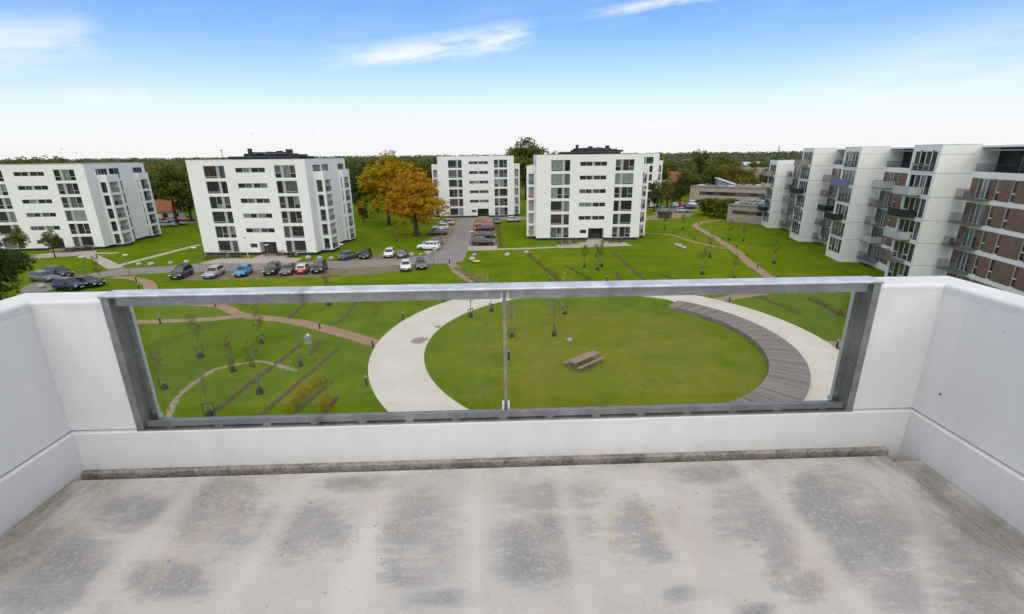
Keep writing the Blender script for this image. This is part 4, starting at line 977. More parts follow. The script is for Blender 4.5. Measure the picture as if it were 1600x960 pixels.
NAMED = [
 ('green2', 258, 160, 16.6, 1.0, 'tall olive and yellow birch in the gap left of the block with bicycles'),
 ('dark', 282, 168, 13.5, 1.0, 'dark green tree beside the tall olive birch in the left gap'),
 ('green', 232, 190, 15.0, 1.0, 'green tree just right of the leftmost block, behind the birch'),
 ('rust', 297, 175, 11.0, 0.8, 'rusty brown tree at the left edge of the block with bicycles'),
 ('dark', 566, 150, 16.5, 1.0, 'dark green tree right behind the right side of the block with bicycles'),
 ('green', 585, 165, 14.5, 1.0, 'yellow green tree left behind the two orange chestnuts'),
 ('rust', 612, 175, 19.0, 0.9, 'rust topped tree rising above the farther chestnut'),
 ('green2', 643, 170, 17.0, 1.0, 'green tree between the two chestnut tops, behind them'),
 ('green', 668, 185, 16.6, 1.0, 'green tree left behind the farthest white block'),
 ('rust', 560, 140, 5.0, 1.0, 'low rust coloured tree on the lawn edge behind the block with bicycles'),
 ('green2', 826, 200, 23.8, 1.2, 'big rounded olive tree rising between the two middle blocks'),
 ('dark', 1031, 158, 9.5, 0.95, 'dark green tree in front of the half hidden block'),
 ('olive', 1052, 172, 9.5, 1.05, 'olive tree between the half hidden block and the conifer'),
 ('cone', 1072, 165, 10.2, 1.3, 'dark pointed conifer at the end of the beige hall'),
 ('green', 1096, 290, 19.5, 1.2, 'broad dark crown standing highest above the wood, beyond the conifer'),
 ('olive', 1137, 215, 13.0, 1.0, 'olive tree behind the beige hall, left of the blue gable'),
 ('dark', 1122, 205, 11.0, 0.9, 'dark green tree behind the roof of the beige hall'),
 ('olive', 1162, 215, 12.5, 1.2, 'wide olive tree behind the beige hall, right of the blue gable'),
 ('olive', 1182, 225, 11.5, 1.1, 'olive tree nearest the lowest stepped block section'),
 ('green', 1136, 300, 17.0, 1.1, 'second high crown above the wood, behind the beige hall'),
]
for k, x, d, h, w, lb in NAMED: tree(k, x, d, h, w, lb)
for k, x, y, h, w, lb in [('bushy', 1136, 341.5, 5.6, 1.45, 'rounded green bush in front of the beige hall'), ('busho', 1116, 338.5, 5.2, 1.4, 'brown green bush left of the rounded bush, before the hall'), ('bushy', 1100, 336, 4.8, 1.3, 'leftmost olive bush before the beige hall'),
                          ('bushd', 1158, 343, 1.9, 1.3, 'left half of the dark clipped hedge before the hall'), ('bushd', 1171, 344, 1.8, 1.3, 'right half of the dark clipped hedge near the lowest stepped section'),
                          ('busho', 1152, 341, 3.4, 0.9, 'small yellowing bush beside the rounded green bush')]:
    s = h/6; make_tree('bush', at(px(x, y), RNG.uniform(0, 6), s*w, s), PROTO[k], label=lb, cat='bush')
nb_ = tree_meshes(121, 9.5, 8.6, 9.4, 14, 1100, 28, 0.19, 0.3, L_DARK)
make_tree('evergreen_tree', at(px(0, 476), 0.4, 1.0), nb_, label='dense dark green tree at the left edge, above the balcony wall', cat='tree')
sg = tree_meshes(122, 4.6, 3.0, 3.9, 8, 170, 22, 0.16, 0.09, L_GREEN)
for (x, y, s, lb) in ((87, 403, 1.12, 'young green tree before the entrance of the leftmost block'), (36, 402, 1.2, 'young green tree partly behind the dark evergreen')):
    make_tree('young_tree', at(px(x, y), x, s), sg, label=lb, cat='tree')
# woodland behind, trees one can still tell apart
rg = random.Random(77); wood = []
def clear_of(x, d):
    p = polar(x, d)
    for q, rr in ((TM['A'], 27), (TM['B'], 26), (TM['C'], 26), (TM['D'], 26)):
        c = q @ Vector((0, TD/2, 0))
        if (p - c).length < rr: return False
    return True
for (x0, x1, d0, d1, n, h0, h1) in ((205, 310, 200, 330, 20, 11, 16.0), (545, 700, 195, 330, 26, 12, 16.5), (1018, 1250, 235, 420, 46, 9, 14.5), (1000, 1120, 205, 240, 8, 7, 10), (20, 205, 190, 320, 14, 15, 18.6), (310, 545, 190, 320, 14, 14, 17.6), (690, 1018, 210, 340, 18, 12, 16.5)):
    for i in range(n):
        for _ in range(20):
            x, d = rg.uniform(x0, x1), rg.uniform(d0, d1)
            if clear_of(x, d): break
        k = rg.choices(['green', 'green2', 'dark', 'olive', 'rust'], [3, 3, 3, 2.2, 0.9])[0]
        zone = 'left of the block with bicycles' if x < 310 else 'behind the block with bicycles' if x < 545 else 'behind the orange chestnuts' if x < 690 else 'behind the middle blocks' if x < 1018 else 'behind the beige hall'
        wood.append((zone, dict(green='green', green2='green', dark='dark green', olive='olive', rust='rust brown')[k], x, k, d, rg.uniform(h0, h1), rg.uniform(0.85, 1.2), rg.uniform(0, 6)))
wood.sort(); cnt = {}
for zone, cn, x, k, d, h, w, rz in wood:
    i = cnt.get((zone, cn), 0); cnt[(zone, cn)] = i + 1
    tree(k, x, d, h, w, '%s %s tree from the left in the wood %s' % (ORD[min(i, 29)], cn, zone), 'woodland trees ' + zone, rz=rz)
# far-off wood that reads as one mass
V, Fc = [], []; rg = random.Random(5)
for i in range(5200):
    d = 330 + 2600 * rg.random() ** 1.7; x = rg.uniform(-150, 1750)
    c = polar(x, d); h = rg.uniform(9, 15.5) if d < 900 else rg.uniform(12, 19) + (d-900)*0.0015; w = rg.uniform(4.5, 7.5) * (1 if d < 900 else 1.9)
    for q in range(30 if d < 700 else 16):
        v = rand_dir(rg); v.z = abs(v.z)
        p = c + Vector((v.x*w, v.y*w, h*0.45 + v.z*h*0.55))
        leaf_quad(V, Fc, p, (v*1.0 + rand_dir(rg)*0.6).normalized(), (2.2 if d < 700 else 4.2) * rg.uniform(.7, 1.3), rg)
me = bpy.data.meshes.new('distant_wood'); me.from_pydata(V, [], Fc)
L_FAR = leaf_mat('haze_tinted_leaves', [(0.075, 0.10, 0.06), (0.105, 0.135, 0.072), (0.145, 0.165, 0.08), (0.19, 0.165, 0.085)], 0.012); me.materials.append(L_FAR)  # leaf colours lightened and blued to stand in for haze
place('distant_wood', me, label='far wooded horizon', cat='wood', kind='stuff')

# saplings with watering bags and stakes
BAG = pmat('watering_bag', (0.022, 0.034, 0.032), 0.7, 0.3, 4)
def sapling_proto(seed, h, mat, cw, leaves, size, pine=False):
    rg = random.Random(seed); o = empty('sapling')
    mb = MB(); lean = rg.uniform(-.1, .1); mb.tube([(0, 0, 0), (lean*.5, 0, h*.5), (lean, 0.05, h)], [0.045, 0.032, 0.008], 6); V, Fc = [], []
    for i in range(22 if not pine else 40):
        z = h * rg.uniform(0.38, 0.97) if not pine else h*rg.uniform(0.12, 0.98); a = rg.uniform(0, 6.3)
        L = cw/2 * rg.uniform(0.5, 1.0) * (1.15 - z/h*0.6) if not pine else cw/2*(1.05 - z/h)*rg.uniform(.7, 1)
        e_ = Vector((math.cos(a)*L, math.sin(a)*L, L*(0.9 if not pine else 0.15))); b0 = Vector((lean*z/h, 0, z))
        mb.tube([b0, b0 + e_*.5 + Vector((0, 0, -.02)), b0 + e_], [0.014, 0.010, 0.004], 4)
        for q in range(leaves):
            leaf_quad(V, Fc, b0 + e_*rg.uniform(0.25, 1.1) + rand_dir(rg)*0.16, rand_dir(rg), size, rg)
    mb.build('trunk', PALEBARK, o); cm = bpy.data.meshes.new('crown'); cm.from_pydata(V, [], Fc); cm.materials.append(mat); place('crown', cm, o)
    for s_ in (-1, 1):
        m2 = MB(); m2.tube([(0.36*s_, 0, -0.1), (0.36*s_, 0, 1.05)], 0.035, 6); m2.build('stake', STAKE, o)
    m2 = MB(); m2.box(-0.40, -0.03, 0.90, 0.40, 0.03, 0.98); m2.build('crossbar', STAKE, o)
    m2 = MB(); m2.lathe([(0.25, 0), (0.25, 0.10), (0.18, 0.34), (0.09, 0.50), (0.05, 0.53)], 10); m2.build('watering_bag', BAG, o)
    return o
SAP = dict(brown=sapling_proto(1, 4.0, L_BROWN, 2.0, 15, 0.11), olive=sapling_proto(2, 4.2, L_OLIVE, 1.9, 22, 0.12), pale=sapling_proto(3, 4.4, L_PALE, 2.5, 34, 0.11), bare=sapling_proto(4, 3.6, L_BROWN, 1.3, 5, 0.10), pine=sapling_proto(5, 3.4, L_RUST, 1.7, 13, 0.10, True), green=sapling_proto(6, 4.0, L_GREEN, 2.2, 22, 0.13))
SAPL = [
 ('brown', 257.6, 608, 'thin brown sapling nearest the left end of the railing'), ('brown', 314, 559, 'brown leaved sapling just below the forked clay path'), ('pine', 364.4, 581, 'narrow rusty conifer sapling by the stone trail'),
 ('olive', 408.7, 537, 'olive sapling right below the clay path bend, topmost of those left of the ring'), ('brown', 406, 615, 'sparse sapling beneath the arc of the stone trail'), ('bare', 328, 650, 'bare sapling lowest behind the left glass pane'), ('bare', 470, 572, 'bare sapling below the grey utility box'),
 ('brown', 514, 478, 'sapling seen just under the top rail, left of the yellow hedge'), ('bare', 735.7, 496, 'bare sapling at the inner edge of the concrete ring'), ('pale', 768, 487, 'pale leaved sapling inside the ring, left of the middle post top'), ('pale', 800, 527, 'pale feathery sapling right beside the middle post'),
 ('pale', 866, 525, 'pale sapling on the round lawn with a green shadow patch'), ('pale', 882, 491, 'pale sapling farthest back on the round lawn'),
 ('green', 912.8, 418, 'green sapling left of a pair before the block with the red screen'), ('green', 933.6, 423, 'nearer green sapling of the close pair before the red screen block'), ('olive', 940, 417, 'farther sapling of the close pair before the red screen block'),
 ('olive', 1209.6, 412, 'sapling alone on the lawn before the stepped block'), ('brown', 1097, 429, 'brown sapling left of the right hand clay path, nearest the rail'), ('brown', 1109, 403, 'brown sapling left of the clay path halfway up'), ('brown', 1147, 437, 'sparse sapling just above the top rail at right'),
 ('olive', 1161, 377, 'right one of two saplings between clay path and stepped block'), ('olive', 1139, 376, 'left one of two saplings between clay path and stepped block'), ('green', 1038, 359, 'small sapling near the playground hut'), ('green', 1067, 359, 'small sapling right of the playground hut'),
 ('brown', 1328, 490, 'sapling at the right end of the right glass pane'), ('olive', 159, 447, 'small yellowish tree beside the left car park'), ('brown', 620, 377, 'small orange sapling in front of the farther chestnut')]
used = set()
for i, (k, x, y, lb) in enumerate(SAPL):
    M = at(px(x, y), i*1.3, 0.9 + 0.2*((i*37) % 10)/10)
    if k in used: o = copy_tree(SAP[k], M)
    else: o = SAP[k]; o.matrix_local = M; used.add(k)
    tag(o, lb, 'sapling', 'saplings planted on the lawn')
# low yellow shrubs along the planting strips
def shrub_mesh(seed, mat, n=90, w=0.5, h=0.7):
    rg = random.Random(seed); V, Fc = [], []
    for i in range(n):
        a = rg.uniform(0, 6.3); r_ = w*rg.random()**.5; leaf_quad(V, Fc, Vector((r_*math.cos(a), r_*math.sin(a), h*rg.random()**.7)), rand_dir(rg), 0.13, rg)
    me = bpy.data.meshes.new('shrub'); me.from_pydata(V, [], Fc); me.materials.append(mat); return me
SHR = [shrub_mesh(1, L_YELLOW), shrub_mesh(2, L_YELLOW, 60, .4, .5), shrub_mesh(3, L_OLIVE), shrub_mesh(4, L_OLIVE, 60, .4, .5), shrub_mesh(5, L_GREEN, 60, .45, .5)]
for (a, b, n, pool, where) in (((449, 648), (505, 592), 15, (0, 0, 1, 1, 3), 'on the strip below the utility box'), ((503, 647), (523, 622), 7, (0, 1, 1), 'on the short strip left of the ring'), ((587, 497), (589, 467), 9, (0, 0, 1), 'left of the ring under the top rail'),
                               ((645, 467), (656, 479), 6, (0, 1, 0), 'between clay path and ring under the rail'), ((826, 399), (876, 440), 17, (2, 3, 0, 3), 'on the strip before the red screen block'), ((1266, 467), (1344, 508), 15, (3, 4, 2), 'on the strip behind the right pane'), ((1184, 464), (1250, 491), 8, (4, 3), 'on the faint strip right of the ring'), ((778, 352), (784, 386), 10, (3, 2), 'beside the cars right of the drive'), ((884, 416), (928, 440), 7, (3, 4), 'on the faint strip before the red screen block'), ((1035, 430), (1060, 440), 4, (3, 2), 'above the rail right of the faint strips'), ((712, 420), (745, 441), 9, (3, 2, 3), 'along the earth path from the drive')):
    p, q = px(*a), px(*b); rg = random.Random(n)
    for i in range(n):
        c = p.lerp(q, (i + rg.uniform(.1, .9))/n) + Vector((rg.uniform(-.25, .25), rg.uniform(-.25, .25), 0)); j = rg.choice(pool)
        place('low_shrub', SHR[j], None, at(c, rg.uniform(0, 6), rg.uniform(.6, 1.15)), label='%s low shrub from the %s end %s' % (ORD[i], 'far' if a[1] < b[1] else 'near', where), cat='shrub', group='low shrubs ' + where)
# pale grasses where the earth path meets the ring
for (x, y, s) in ((748, 441, 1.5), (740, 437, 1.2), (757, 440, 1.3), (732, 431, 1.1)):
    rg = random.Random(x); V, Fc = [], []
    for i in range(150):
        a = rg.uniform(0, 6.3); r_ = .5*rg.random()**.5; leaf_quad(V, Fc, Vector((r_*math.cos(a), r_*math.sin(a), .8*rg.random())), rand_dir(rg), 0.12, rg)
    me = bpy.data.meshes.new('grass_clump'); me.from_pydata(V, [], Fc); me.materials.append(L_PALE)
    place('grass_clump', me, None, at(px(x, y), 0, s), label={748: 'tallest pale grass clump at the foot of the earth path', 740: 'pale grass clump left of the tallest one on the earth path', 757: 'rightmost pale grass clump by the earth path', 732: 'pale grass clump farthest up the earth path'}[x], cat='grass clump', group='pale grasses by the earth path')

# ------------------------------------------------------------------ cars
def paint(name, c, metal=0.4):
    m, T = new_mat('car_' + name); finish(T, c, 0.28, metal, spec=0.5); T.t.nodes['Principled BSDF'].inputs['Coat Weight'].default_value = 0.6; T.t.nodes['Principled BSDF'].inputs['Coat Roughness'].default_value = 0.05; return m
CARP = dict(silver=paint('silver', (0.38, 0.39, 0.40)), grey=paint('grey', (0.14, 0.145, 0.155)), black=paint('black', (0.015, 0.016, 0.018), 0.2), navy=paint('navy', (0.02, 0.028, 0.055)), blue=paint('blue', (0.03, 0.24, 0.50), 0.2), white=paint('white', (0.72, 0.72, 0.71), 0.0), red=paint('red', (0.50, 0.03, 0.03), 0.1), lightblue=paint('lightblue', (0.40, 0.50, 0.58), 0.2), orange=paint('orange', (0.45, 0.14, 0.03), 0.1))
CGLASS, _T = new_mat('car_glass'); finish(_T, (0.02, 0.024, 0.026), 0.04, spec=0.8)
TYRE = pmat('tyre', (0.018, 0.018, 0.018), 0.9, 0.2, 5); RIM = pmat('rim', (0.40, 0.40, 0.41), 0.35, 0.1, 5, 0.7); LAMPG, _T = new_mat('headlamp'); finish(_T, (0.70, 0.72, 0.74), 0.1); TAIL, _T = new_mat('tail_lamp'); finish(_T, (0.30, 0.01, 0.01), 0.2)
PLATE = pmat('number_plate', (0.70, 0.70, 0.68), 0.5, 0.03, 2); TRIM = pmat('black_trim', (0.02, 0.02, 0.021), 0.6, 0.1, 5)
KIND = {  # length, width, height, belt height, hood front height, cabin base rear/front, roof rear/front, ground clearance
 'hatch': (4.05, 1.76, 1.48, 0.93, 0.72, -1.95, 0.95, -1.45, 0.18, 0.20), 'sedan': (4.60, 1.82, 1.44, 0.93, 0.70, -1.70, 0.95, -1.05, 0.15, 0.18), 'estate': (4.65, 1.82, 1.48, 0.93, 0.72, -2.22, 0.90, -1.85, 0.15, 0.18),
 'suv': (4.45, 1.86, 1.66, 1.05, 0.88, -2.10, 0.85, -1.70, 0.15, 0.24), 'mpv': (4.45, 1.82, 1.68, 1.0, 0.82, -2.12, 1.20, -1.85, 0.35, 0.20), 'small': (3.75, 1.70, 1.48, 0.92, 0.74, -1.80, 0.95, -1.35, 0.22, 0.19)}
def car_meshes(kind, pm, roofm):
    L, Wd, H_, belt, hood, cr, cf, rr, rf, gc = KIND[kind]; w = Wd/2; out = []
    # body: sections along the length, each a rounded ring
    secs = [(-L/2, gc+.18, belt*0.80, w*.80), (-L/2+.10, gc+.05, belt*0.97, w*.92), (-L/2+.45, gc, belt+.01, w*.99), (-L*.18, gc-.02, belt, w), (L*.12, gc-.02, belt-.01, w), (cf, gc-.02, belt-.015, w*.995), (L/2-.75, gc, (belt+hood)/2+.05, w*.98), (L/2-.22, gc+.04, hood+.02, w*.92), (L/2-.03, gc+.12, hood-.10, w*.80), (L/2, gc+.20, hood-.22, w*.70)]
    mb = MB()
    mb.loft([[(x, -hw*.93, zb_), (x, -hw, zb_+.22), (x, -hw*1.0, zt*.62), (x, -hw*.96, zt-.10), (x, -hw*.86, zt), (x, hw*.86, zt), (x, hw*.96, zt-.10), (x, hw, zt*.62), (x, hw, zb_+.22), (x, hw*.93, zb_)] for x, zb_, zt, hw in secs])
    out.append(('body', mb.mesh('body', pm, True), None))
    wb, wr = w*.86, w*.66; zb_, zt = belt - .03, H_
    base = [(cr, -wb), (cf, -wb), (cf, wb), (cr, wb)]; roof = [(rr, -wr), (rf, -wr), (rf, wr), (rr, wr)]
    q = lambda a, b, t, off=0: (a[0]+(b[0]-a[0])*t, a[1]+(b[1]-a[1])*t)
    ring = lambda t, z, e=0.0: [(q(base[i], roof[i], t)[0] + e*(1 if i in (1, 2) else -1), q(base[i], roof[i], t)[1] + e*(1 if i > 1 else -1), z) for i in range(4)]
    mb = MB(); rm = [(rr+.05, -wr), (rf-.10, -wr*.98), (rf-.10, wr*.98), (rr+.05, wr)]
    mb.loft([ring(0, zb_), ring(.93, zt-.07), [(rr+.03, -wr+.05, zt-.015), (rf-.06, -wr+.05, zt-.015), (rf-.06, wr-.05, zt-.015), (rr+.03, wr-.05, zt-.015)], [(rr+.35, -wr+.25, zt), (rf-.3, -wr+.25, zt), (rf-.3, wr-.25, zt), (rr+.35, wr-.25, zt)]])
    out.append(('cabin', mb.mesh('cabin', roofm, False), None))
    T0, T1 = .10, .86; z0, z1 = zb_ + (zt-.07-zb_)*T0/.93, zb_ + (zt-.07-zb_)*T1/.93; e = .012
    a0, a1 = ring(T0, z0, e), ring(T1, z1, e)
    def pane(name, i, j, s0, s1):
        mix = lambda p, r_, s: tuple(p[k]+(r_[k]-p[k])*s for k in range(3))
        mb = MB(); mb.face([mix(a0[i], a0[j], s0), mix(a0[i], a0[j], s1), mix(a1[i], a1[j], s1), mix(a1[i], a1[j], s0)]); out.append((name, mb.mesh(name, CGLASS), None))
    pane('windscreen', 1, 2, .06, .94); pane('rear_window', 3, 0, .08, .92)
    for i, j in ((0, 1), (3, 2)): pane('side_window', i, j, .05, .30); pane('side_window', i, j, .335, .60); pane('side_window', i, j, .635, .95)
    r_ = .33 if kind in ('suv',) else .31
    mb = MB(); mb.lathe([(r_*.62, -.10), (r_*.95, -.10), (r_, -.06), (r_, .06), (r_*.95, .10), (r_*.62, .10)], 16); ty = mb.mesh('wheel', TYRE, False)
    mb = MB(); mb.lathe([(.02, -.105), (r_*.60, -.095), (r_*.62, .095), (.02, .105)], 10); ri = mb.mesh('rim', RIM, False)
    rot = Matrix.Rotation(math.pi/2, 4, 'X')
    for x in (-L*.30, L*.31):
        for s_ in (-1, 1):
            out.append(('wheel', ty, Matrix.Translation((x, s_*(w-.085), r_)) @ rot, ('rim', ri)))
    for s_ in (-1, 1):
        mb = MB(); mb.box(L/2-.26, s_*w*.70-.17, hood-.19, L/2-.035, s_*w*.70+.13*s_*0+.15, hood-.03); out.append(('headlight', mb.mesh('headlight', LAMPG), None))
        mb = MB(); mb.box(-L/2-.005, s_*w*.72-.12, belt*.66, -L/2+.09, s_*w*.72+.12, belt*.90); out.append(('taillight', mb.mesh('taillight', TAIL), None))
        mb = MB(); mb.box(cf-.42, s_*(w+.02)-.08, belt-.01, cf-.26, s_*(w+.02)+.08, belt+.12); out.append(('wing_mirror', mb.mesh('wing_mirror', pm), None))
    mb = MB(); mb.box(L/2-.03, -.26, gc+.20, L/2+.012, .26, gc+.31); out.append(('number_plate', mb.mesh('number_plate', PLATE), None))
    mb = MB(); mb.box(L/2-.10, -w*.50, gc+.34, L/2-.005, w*.50, hood-.24); out.append(('grille', mb.mesh('grille', TRIM), None))
    mb = MB(); mb.box(-L/2-.012, -.26, belt*.55, -L/2+.05, .26, belt*.55+.11); out.append(('number_plate', mb.mesh('number_plate', PLATE), None))
    mb = MB(); mb.box(-L*.44, -w*.9, gc-.06, L*.44, w*.9, gc+.06); out.append(('underbody', mb.mesh('underbody', TRIM), None))
    return out
def car(kind, colour, x, y, head, label, group, roof=None, name='parked_car'):
    p = px(x, y, 0.6); p.z = GZ['road'] + 0.008
    o = empty(name, at(p, head), label=label, cat='car', group=group)
    key = ('car', kind, colour, roof)
    for it in cached(key, lambda: car_meshes(kind, CARP[colour], CARP[roof or colour])):
        c = place(it[0], it[1], o, it[2])
        if len(it) > 3: place(it[3][0], it[3][1], c)
    return o
S_ = math.atan2(-0.975, 0.16)
g = 'cars along the lawn edge'
for k, c, x, y, d, lb, rf in [('mpv', 'black', 284, 427, 0, 'black people carrier parked alone at the left of the row', None), ('estate', 'silver', 334, 426, 0, 'silver car left of the bright blue one', None), ('hatch', 'blue', 380, 424, 0, 'bright blue hatchback parked facing the lawn', None), ('suv', 'black', 426, 421.5, 0, 'black car leftmost of the tight group of four', None), ('sedan', 'grey', 451, 421, 0, 'grey car between the black one and the red one', None), ('small', 'red', 474, 420, math.pi, 'red small car with a white roof', 'white'), ('suv', 'black', 499, 418.5, 0, 'black car rightmost of the group of four, beside the red one', None),
                        ('hatch', 'white', 634, 415.5, 0.05, 'white hatchback alone on the lawn edge, left of a dark one', None), ('hatch', 'grey', 658, 413, 0.05, 'dark grey hatchback nearest the corner of the drive', None)]:
    car(k, c, x, y, S_ + d, lb, g, rf)
g = 'cars across the road from the lawn'
for k, c, x, y, d, lb in [('sedan', 'grey', 546, 399, 2.5, 'grey car leftmost across the road, right of the block with bicycles'), ('hatch', 'black', 571.5, 397.5, 0, 'dark hatchback across the road, second from the left'), ('hatch', 'white', 608.5, 396, 0, 'white car across the road, left of a grey one'), ('hatch', 'grey', 628.5, 396.5, math.pi, 'grey hatchback across the road, right of the white one')]:
    car(k, c, x, y, -math.pi/2 + 0.1 + d, lb, g)
g = 'cars along the left side of the drive'
for k, c, x, y, h, lb in [('suv', 'white', 670, 385.5, math.pi - .1, 'white car shown side-on at the foot of the orange chestnut'), ('hatch', 'grey', 676, 378, math.pi - .1, 'grey car hidden behind the white side-on one'), ('estate', 'black', 683, 363.5, math.pi, 'black car left of the drive, behind the chestnut'), ('hatch', 'white', 688.5, 355, math.pi, 'white car left of the drive, beyond the black one'), ('suv', 'silver', 697, 348.5, math.pi, 'farthest car left of the drive, silver')]:
    car(k, c, x, y, h, lb, g)
g = 'cars along the right side of the drive'
for k, c, x, y, h, lb in [('suv', 'black', 755.4, 378.5, 0.0, 'black car nearest on the right of the drive'), ('sedan', 'navy', 757.7, 367.5, 0.0, 'dark blue car second on the right of the drive'), ('estate', 'navy', 757.5, 356.5, math.pi, 'navy car beside the red one right of the drive'), ('estate', 'red', 758, 350.5, math.pi, 'red car right of the drive'), ('hatch', 'silver', 802.5, 343.5, 0.05, 'light car between the two middle blocks'), ('hatch', 'grey', 776, 345.5, -1.4, 'dark car near the bicycles of the farthest block')]:
    car(k, c, x, y, h, lb, g)
g = 'cars in the left car park'
for k, c, x, y, h, lb in [('estate', 'grey', 70, 433, -0.30, 'silver grey car half hidden by the dark evergreen'), ('mpv', 'black', 91.6, 427, -0.30, 'black car at the back of the left car park'), ('sedan', 'black', 137, 441, -0.22, 'dark car right-hand of the front two in the left car park'), ('suv', 'navy', 109, 446, -0.22, 'dark blue car just above the balcony wall in the left car park')]:
    car(k, c, x, y, h, lb, g)
g = 'cars by the playground'
for k, c, x, y, h, lb in [('estate', 'white', 1059, 321, 0.1, 'white car at the back of the playground car park'), ('hatch', 'lightblue', 1066, 329, 0.1, 'pale blue car nearest in the playground car park'), ('estate', 'red', 1072, 322, 0.1, 'dark red car between white and navy ones by the playground'), ('estate', 'navy', 1078, 324, 0.1, 'navy car in the playground car park'), ('mpv', 'white', 1085, 318.5, 0.1, 'white van-like car rightmost by the playground'), ('sedan', 'silver', 1036.5, 327.5, 0.6, 'silver car behind the playground hut')]:
    car(k, c, x, y, h, lb, g)
g = 'cars in the gap beside the leftmost block'
for k, c, x, y, h, lb in [('hatch', 'navy', 248, 346.5, 0.0, 'navy car leftmost in the far left lot'), ('estate', 'red', 256, 345.5, 0.2, 'red car in the far left lot'), ('sedan', 'silver', 262, 351, 0.1, 'silver blue car nearest in the far left lot'), ('estate', 'silver', 277, 348.5, 0.1, 'silver car rightmost in the front of the far left lot'), ('estate', 'orange', 291, 342.5, 0.1, 'orange car at the back of the far left lot'), ('hatch', 'black', 271, 344.5, 0.1, 'black car behind the silver ones in the far left lot')]:
    car(k, c, x, y, h, lb, g)

# ------------------------------------------------------------------ bicycles
def bicycle_proto():
    o = empty('bicycle'); r_ = 0.34
    def wheel(x):
        mb = MB(); n = 18
        mb.loft([[(x + (r_+d)*math.cos(2*math.pi*k/n), y, r_ + (r_+d)*math.sin(2*math.pi*k/n)) for k in range(n)] for d, y in ((-.03, -.02), (0, -.02), (0, .02), (-.03, .02), (-.03, -.02))], cap=False)
        for k in range(9): a = 2*math.pi*k/9; mb.tube([(x, 0, r_), (x + (r_-.02)*math.cos(a), 0, r_ + (r_-.02)*math.sin(a))], 0.004, 3)
        mb.build('wheel', TYRE, o)
    wheel(-.52); wheel(.52)
    mb = MB(); t = .018
    for a, b in (((-.52, 0, .34), (-.08, 0, .30)), ((-.08, 0, .30), (-.22, 0, .86)), ((-.52, 0, .34), (-.20, 0, .78)), ((-.08, 0, .30), (.36, 0, .72)), ((-.20, 0, .76), (.36, 0, .76)), ((.38, 0, .70), (.52, 0, .34)), ((.33, 0, .95), (.38, 0, .70))): mb.tube([a, b], t, 6)
    mb.build('frame', DARKMET, o)
    mb = MB(); mb.tube([(.22, -.28, .98), (.34, -.12, 1.0), (.34, .12, 1.0), (.22, .28, .98)], .014, 6); mb.build('handlebar', GREYMET, o)
    mb = MB(); mb.loft([[(-.36, -.09, .87), (-.36, .09, .87), (-.1, .03, .88), (-.1, -.03, .88)], [(-.36, -.08, .93), (-.36, .08, .93), (-.1, .02, .92), (-.1, -.02, .92)]]); mb.build('saddle', TRIM, o)
    return o
BIK = bicycle_proto(); first = True
BFR = [pmat('bike_' + n_, c, 0.45) for n_, c in (('black', (.02, .02, .022)), ('red', (.28, .03, .03)), ('white', (.6, .6, .58)), ('blue', (.04, .10, .24)), ('grey', (.2, .2, .2)))]
for (a, b, n, where) in (((318, 405.5), (380, 402.5), 15, 'left of the entrance behind the blue car'), ((413, 400.5), (424, 399), 3, 'at the left of the entrance behind the blue car'), ((428, 399.5), (446, 400), 6, 'just right of the entrance behind the black cars'), ((450, 402), (467, 401.5), 6, 'at the right end of the paving behind the red car'),
                         ((872, 384), (905, 381.5), 9, 'left of the entrance of the red screen block'), ((949, 380.5), (974, 379.5), 8, 'right of the entrance of the red screen block'), ((98, 395.5), (148, 391), 14, 'in front of the leftmost block'), ((698, 340), (742, 339), 12, 'left of the farthest entrance'), ((766, 338.5), (796, 337.5), 9, 'right of the farthest entrance')):
    p, q = px(*a), px(*b); rg = random.Random(n*7)
    for i in range(n):
        c = p.lerp(q, (i + rg.uniform(.2, .8))/n) + Vector((0, rg.uniform(-.3, .3), 0.035)); M = at(c, math.pi/2 + rg.uniform(-.5, .5)) @ Matrix.Rotation(rg.uniform(-.15, .15), 4, 'X')
        lb = '%s bicycle from the left %s' % (ORD[i], where)
        if first: o = BIK; o.matrix_local = M; first = False
        else: o = copy_tree(BIK, M)
        tag(o, lb, 'bicycle', 'bicycles parked ' + where)
        for ch_ in o.children:
            if ch_.name.startswith('frame'):
                ch_.material_slots[0].link = 'OBJECT'; ch_.material_slots[0].material = rg.choice(BFR)

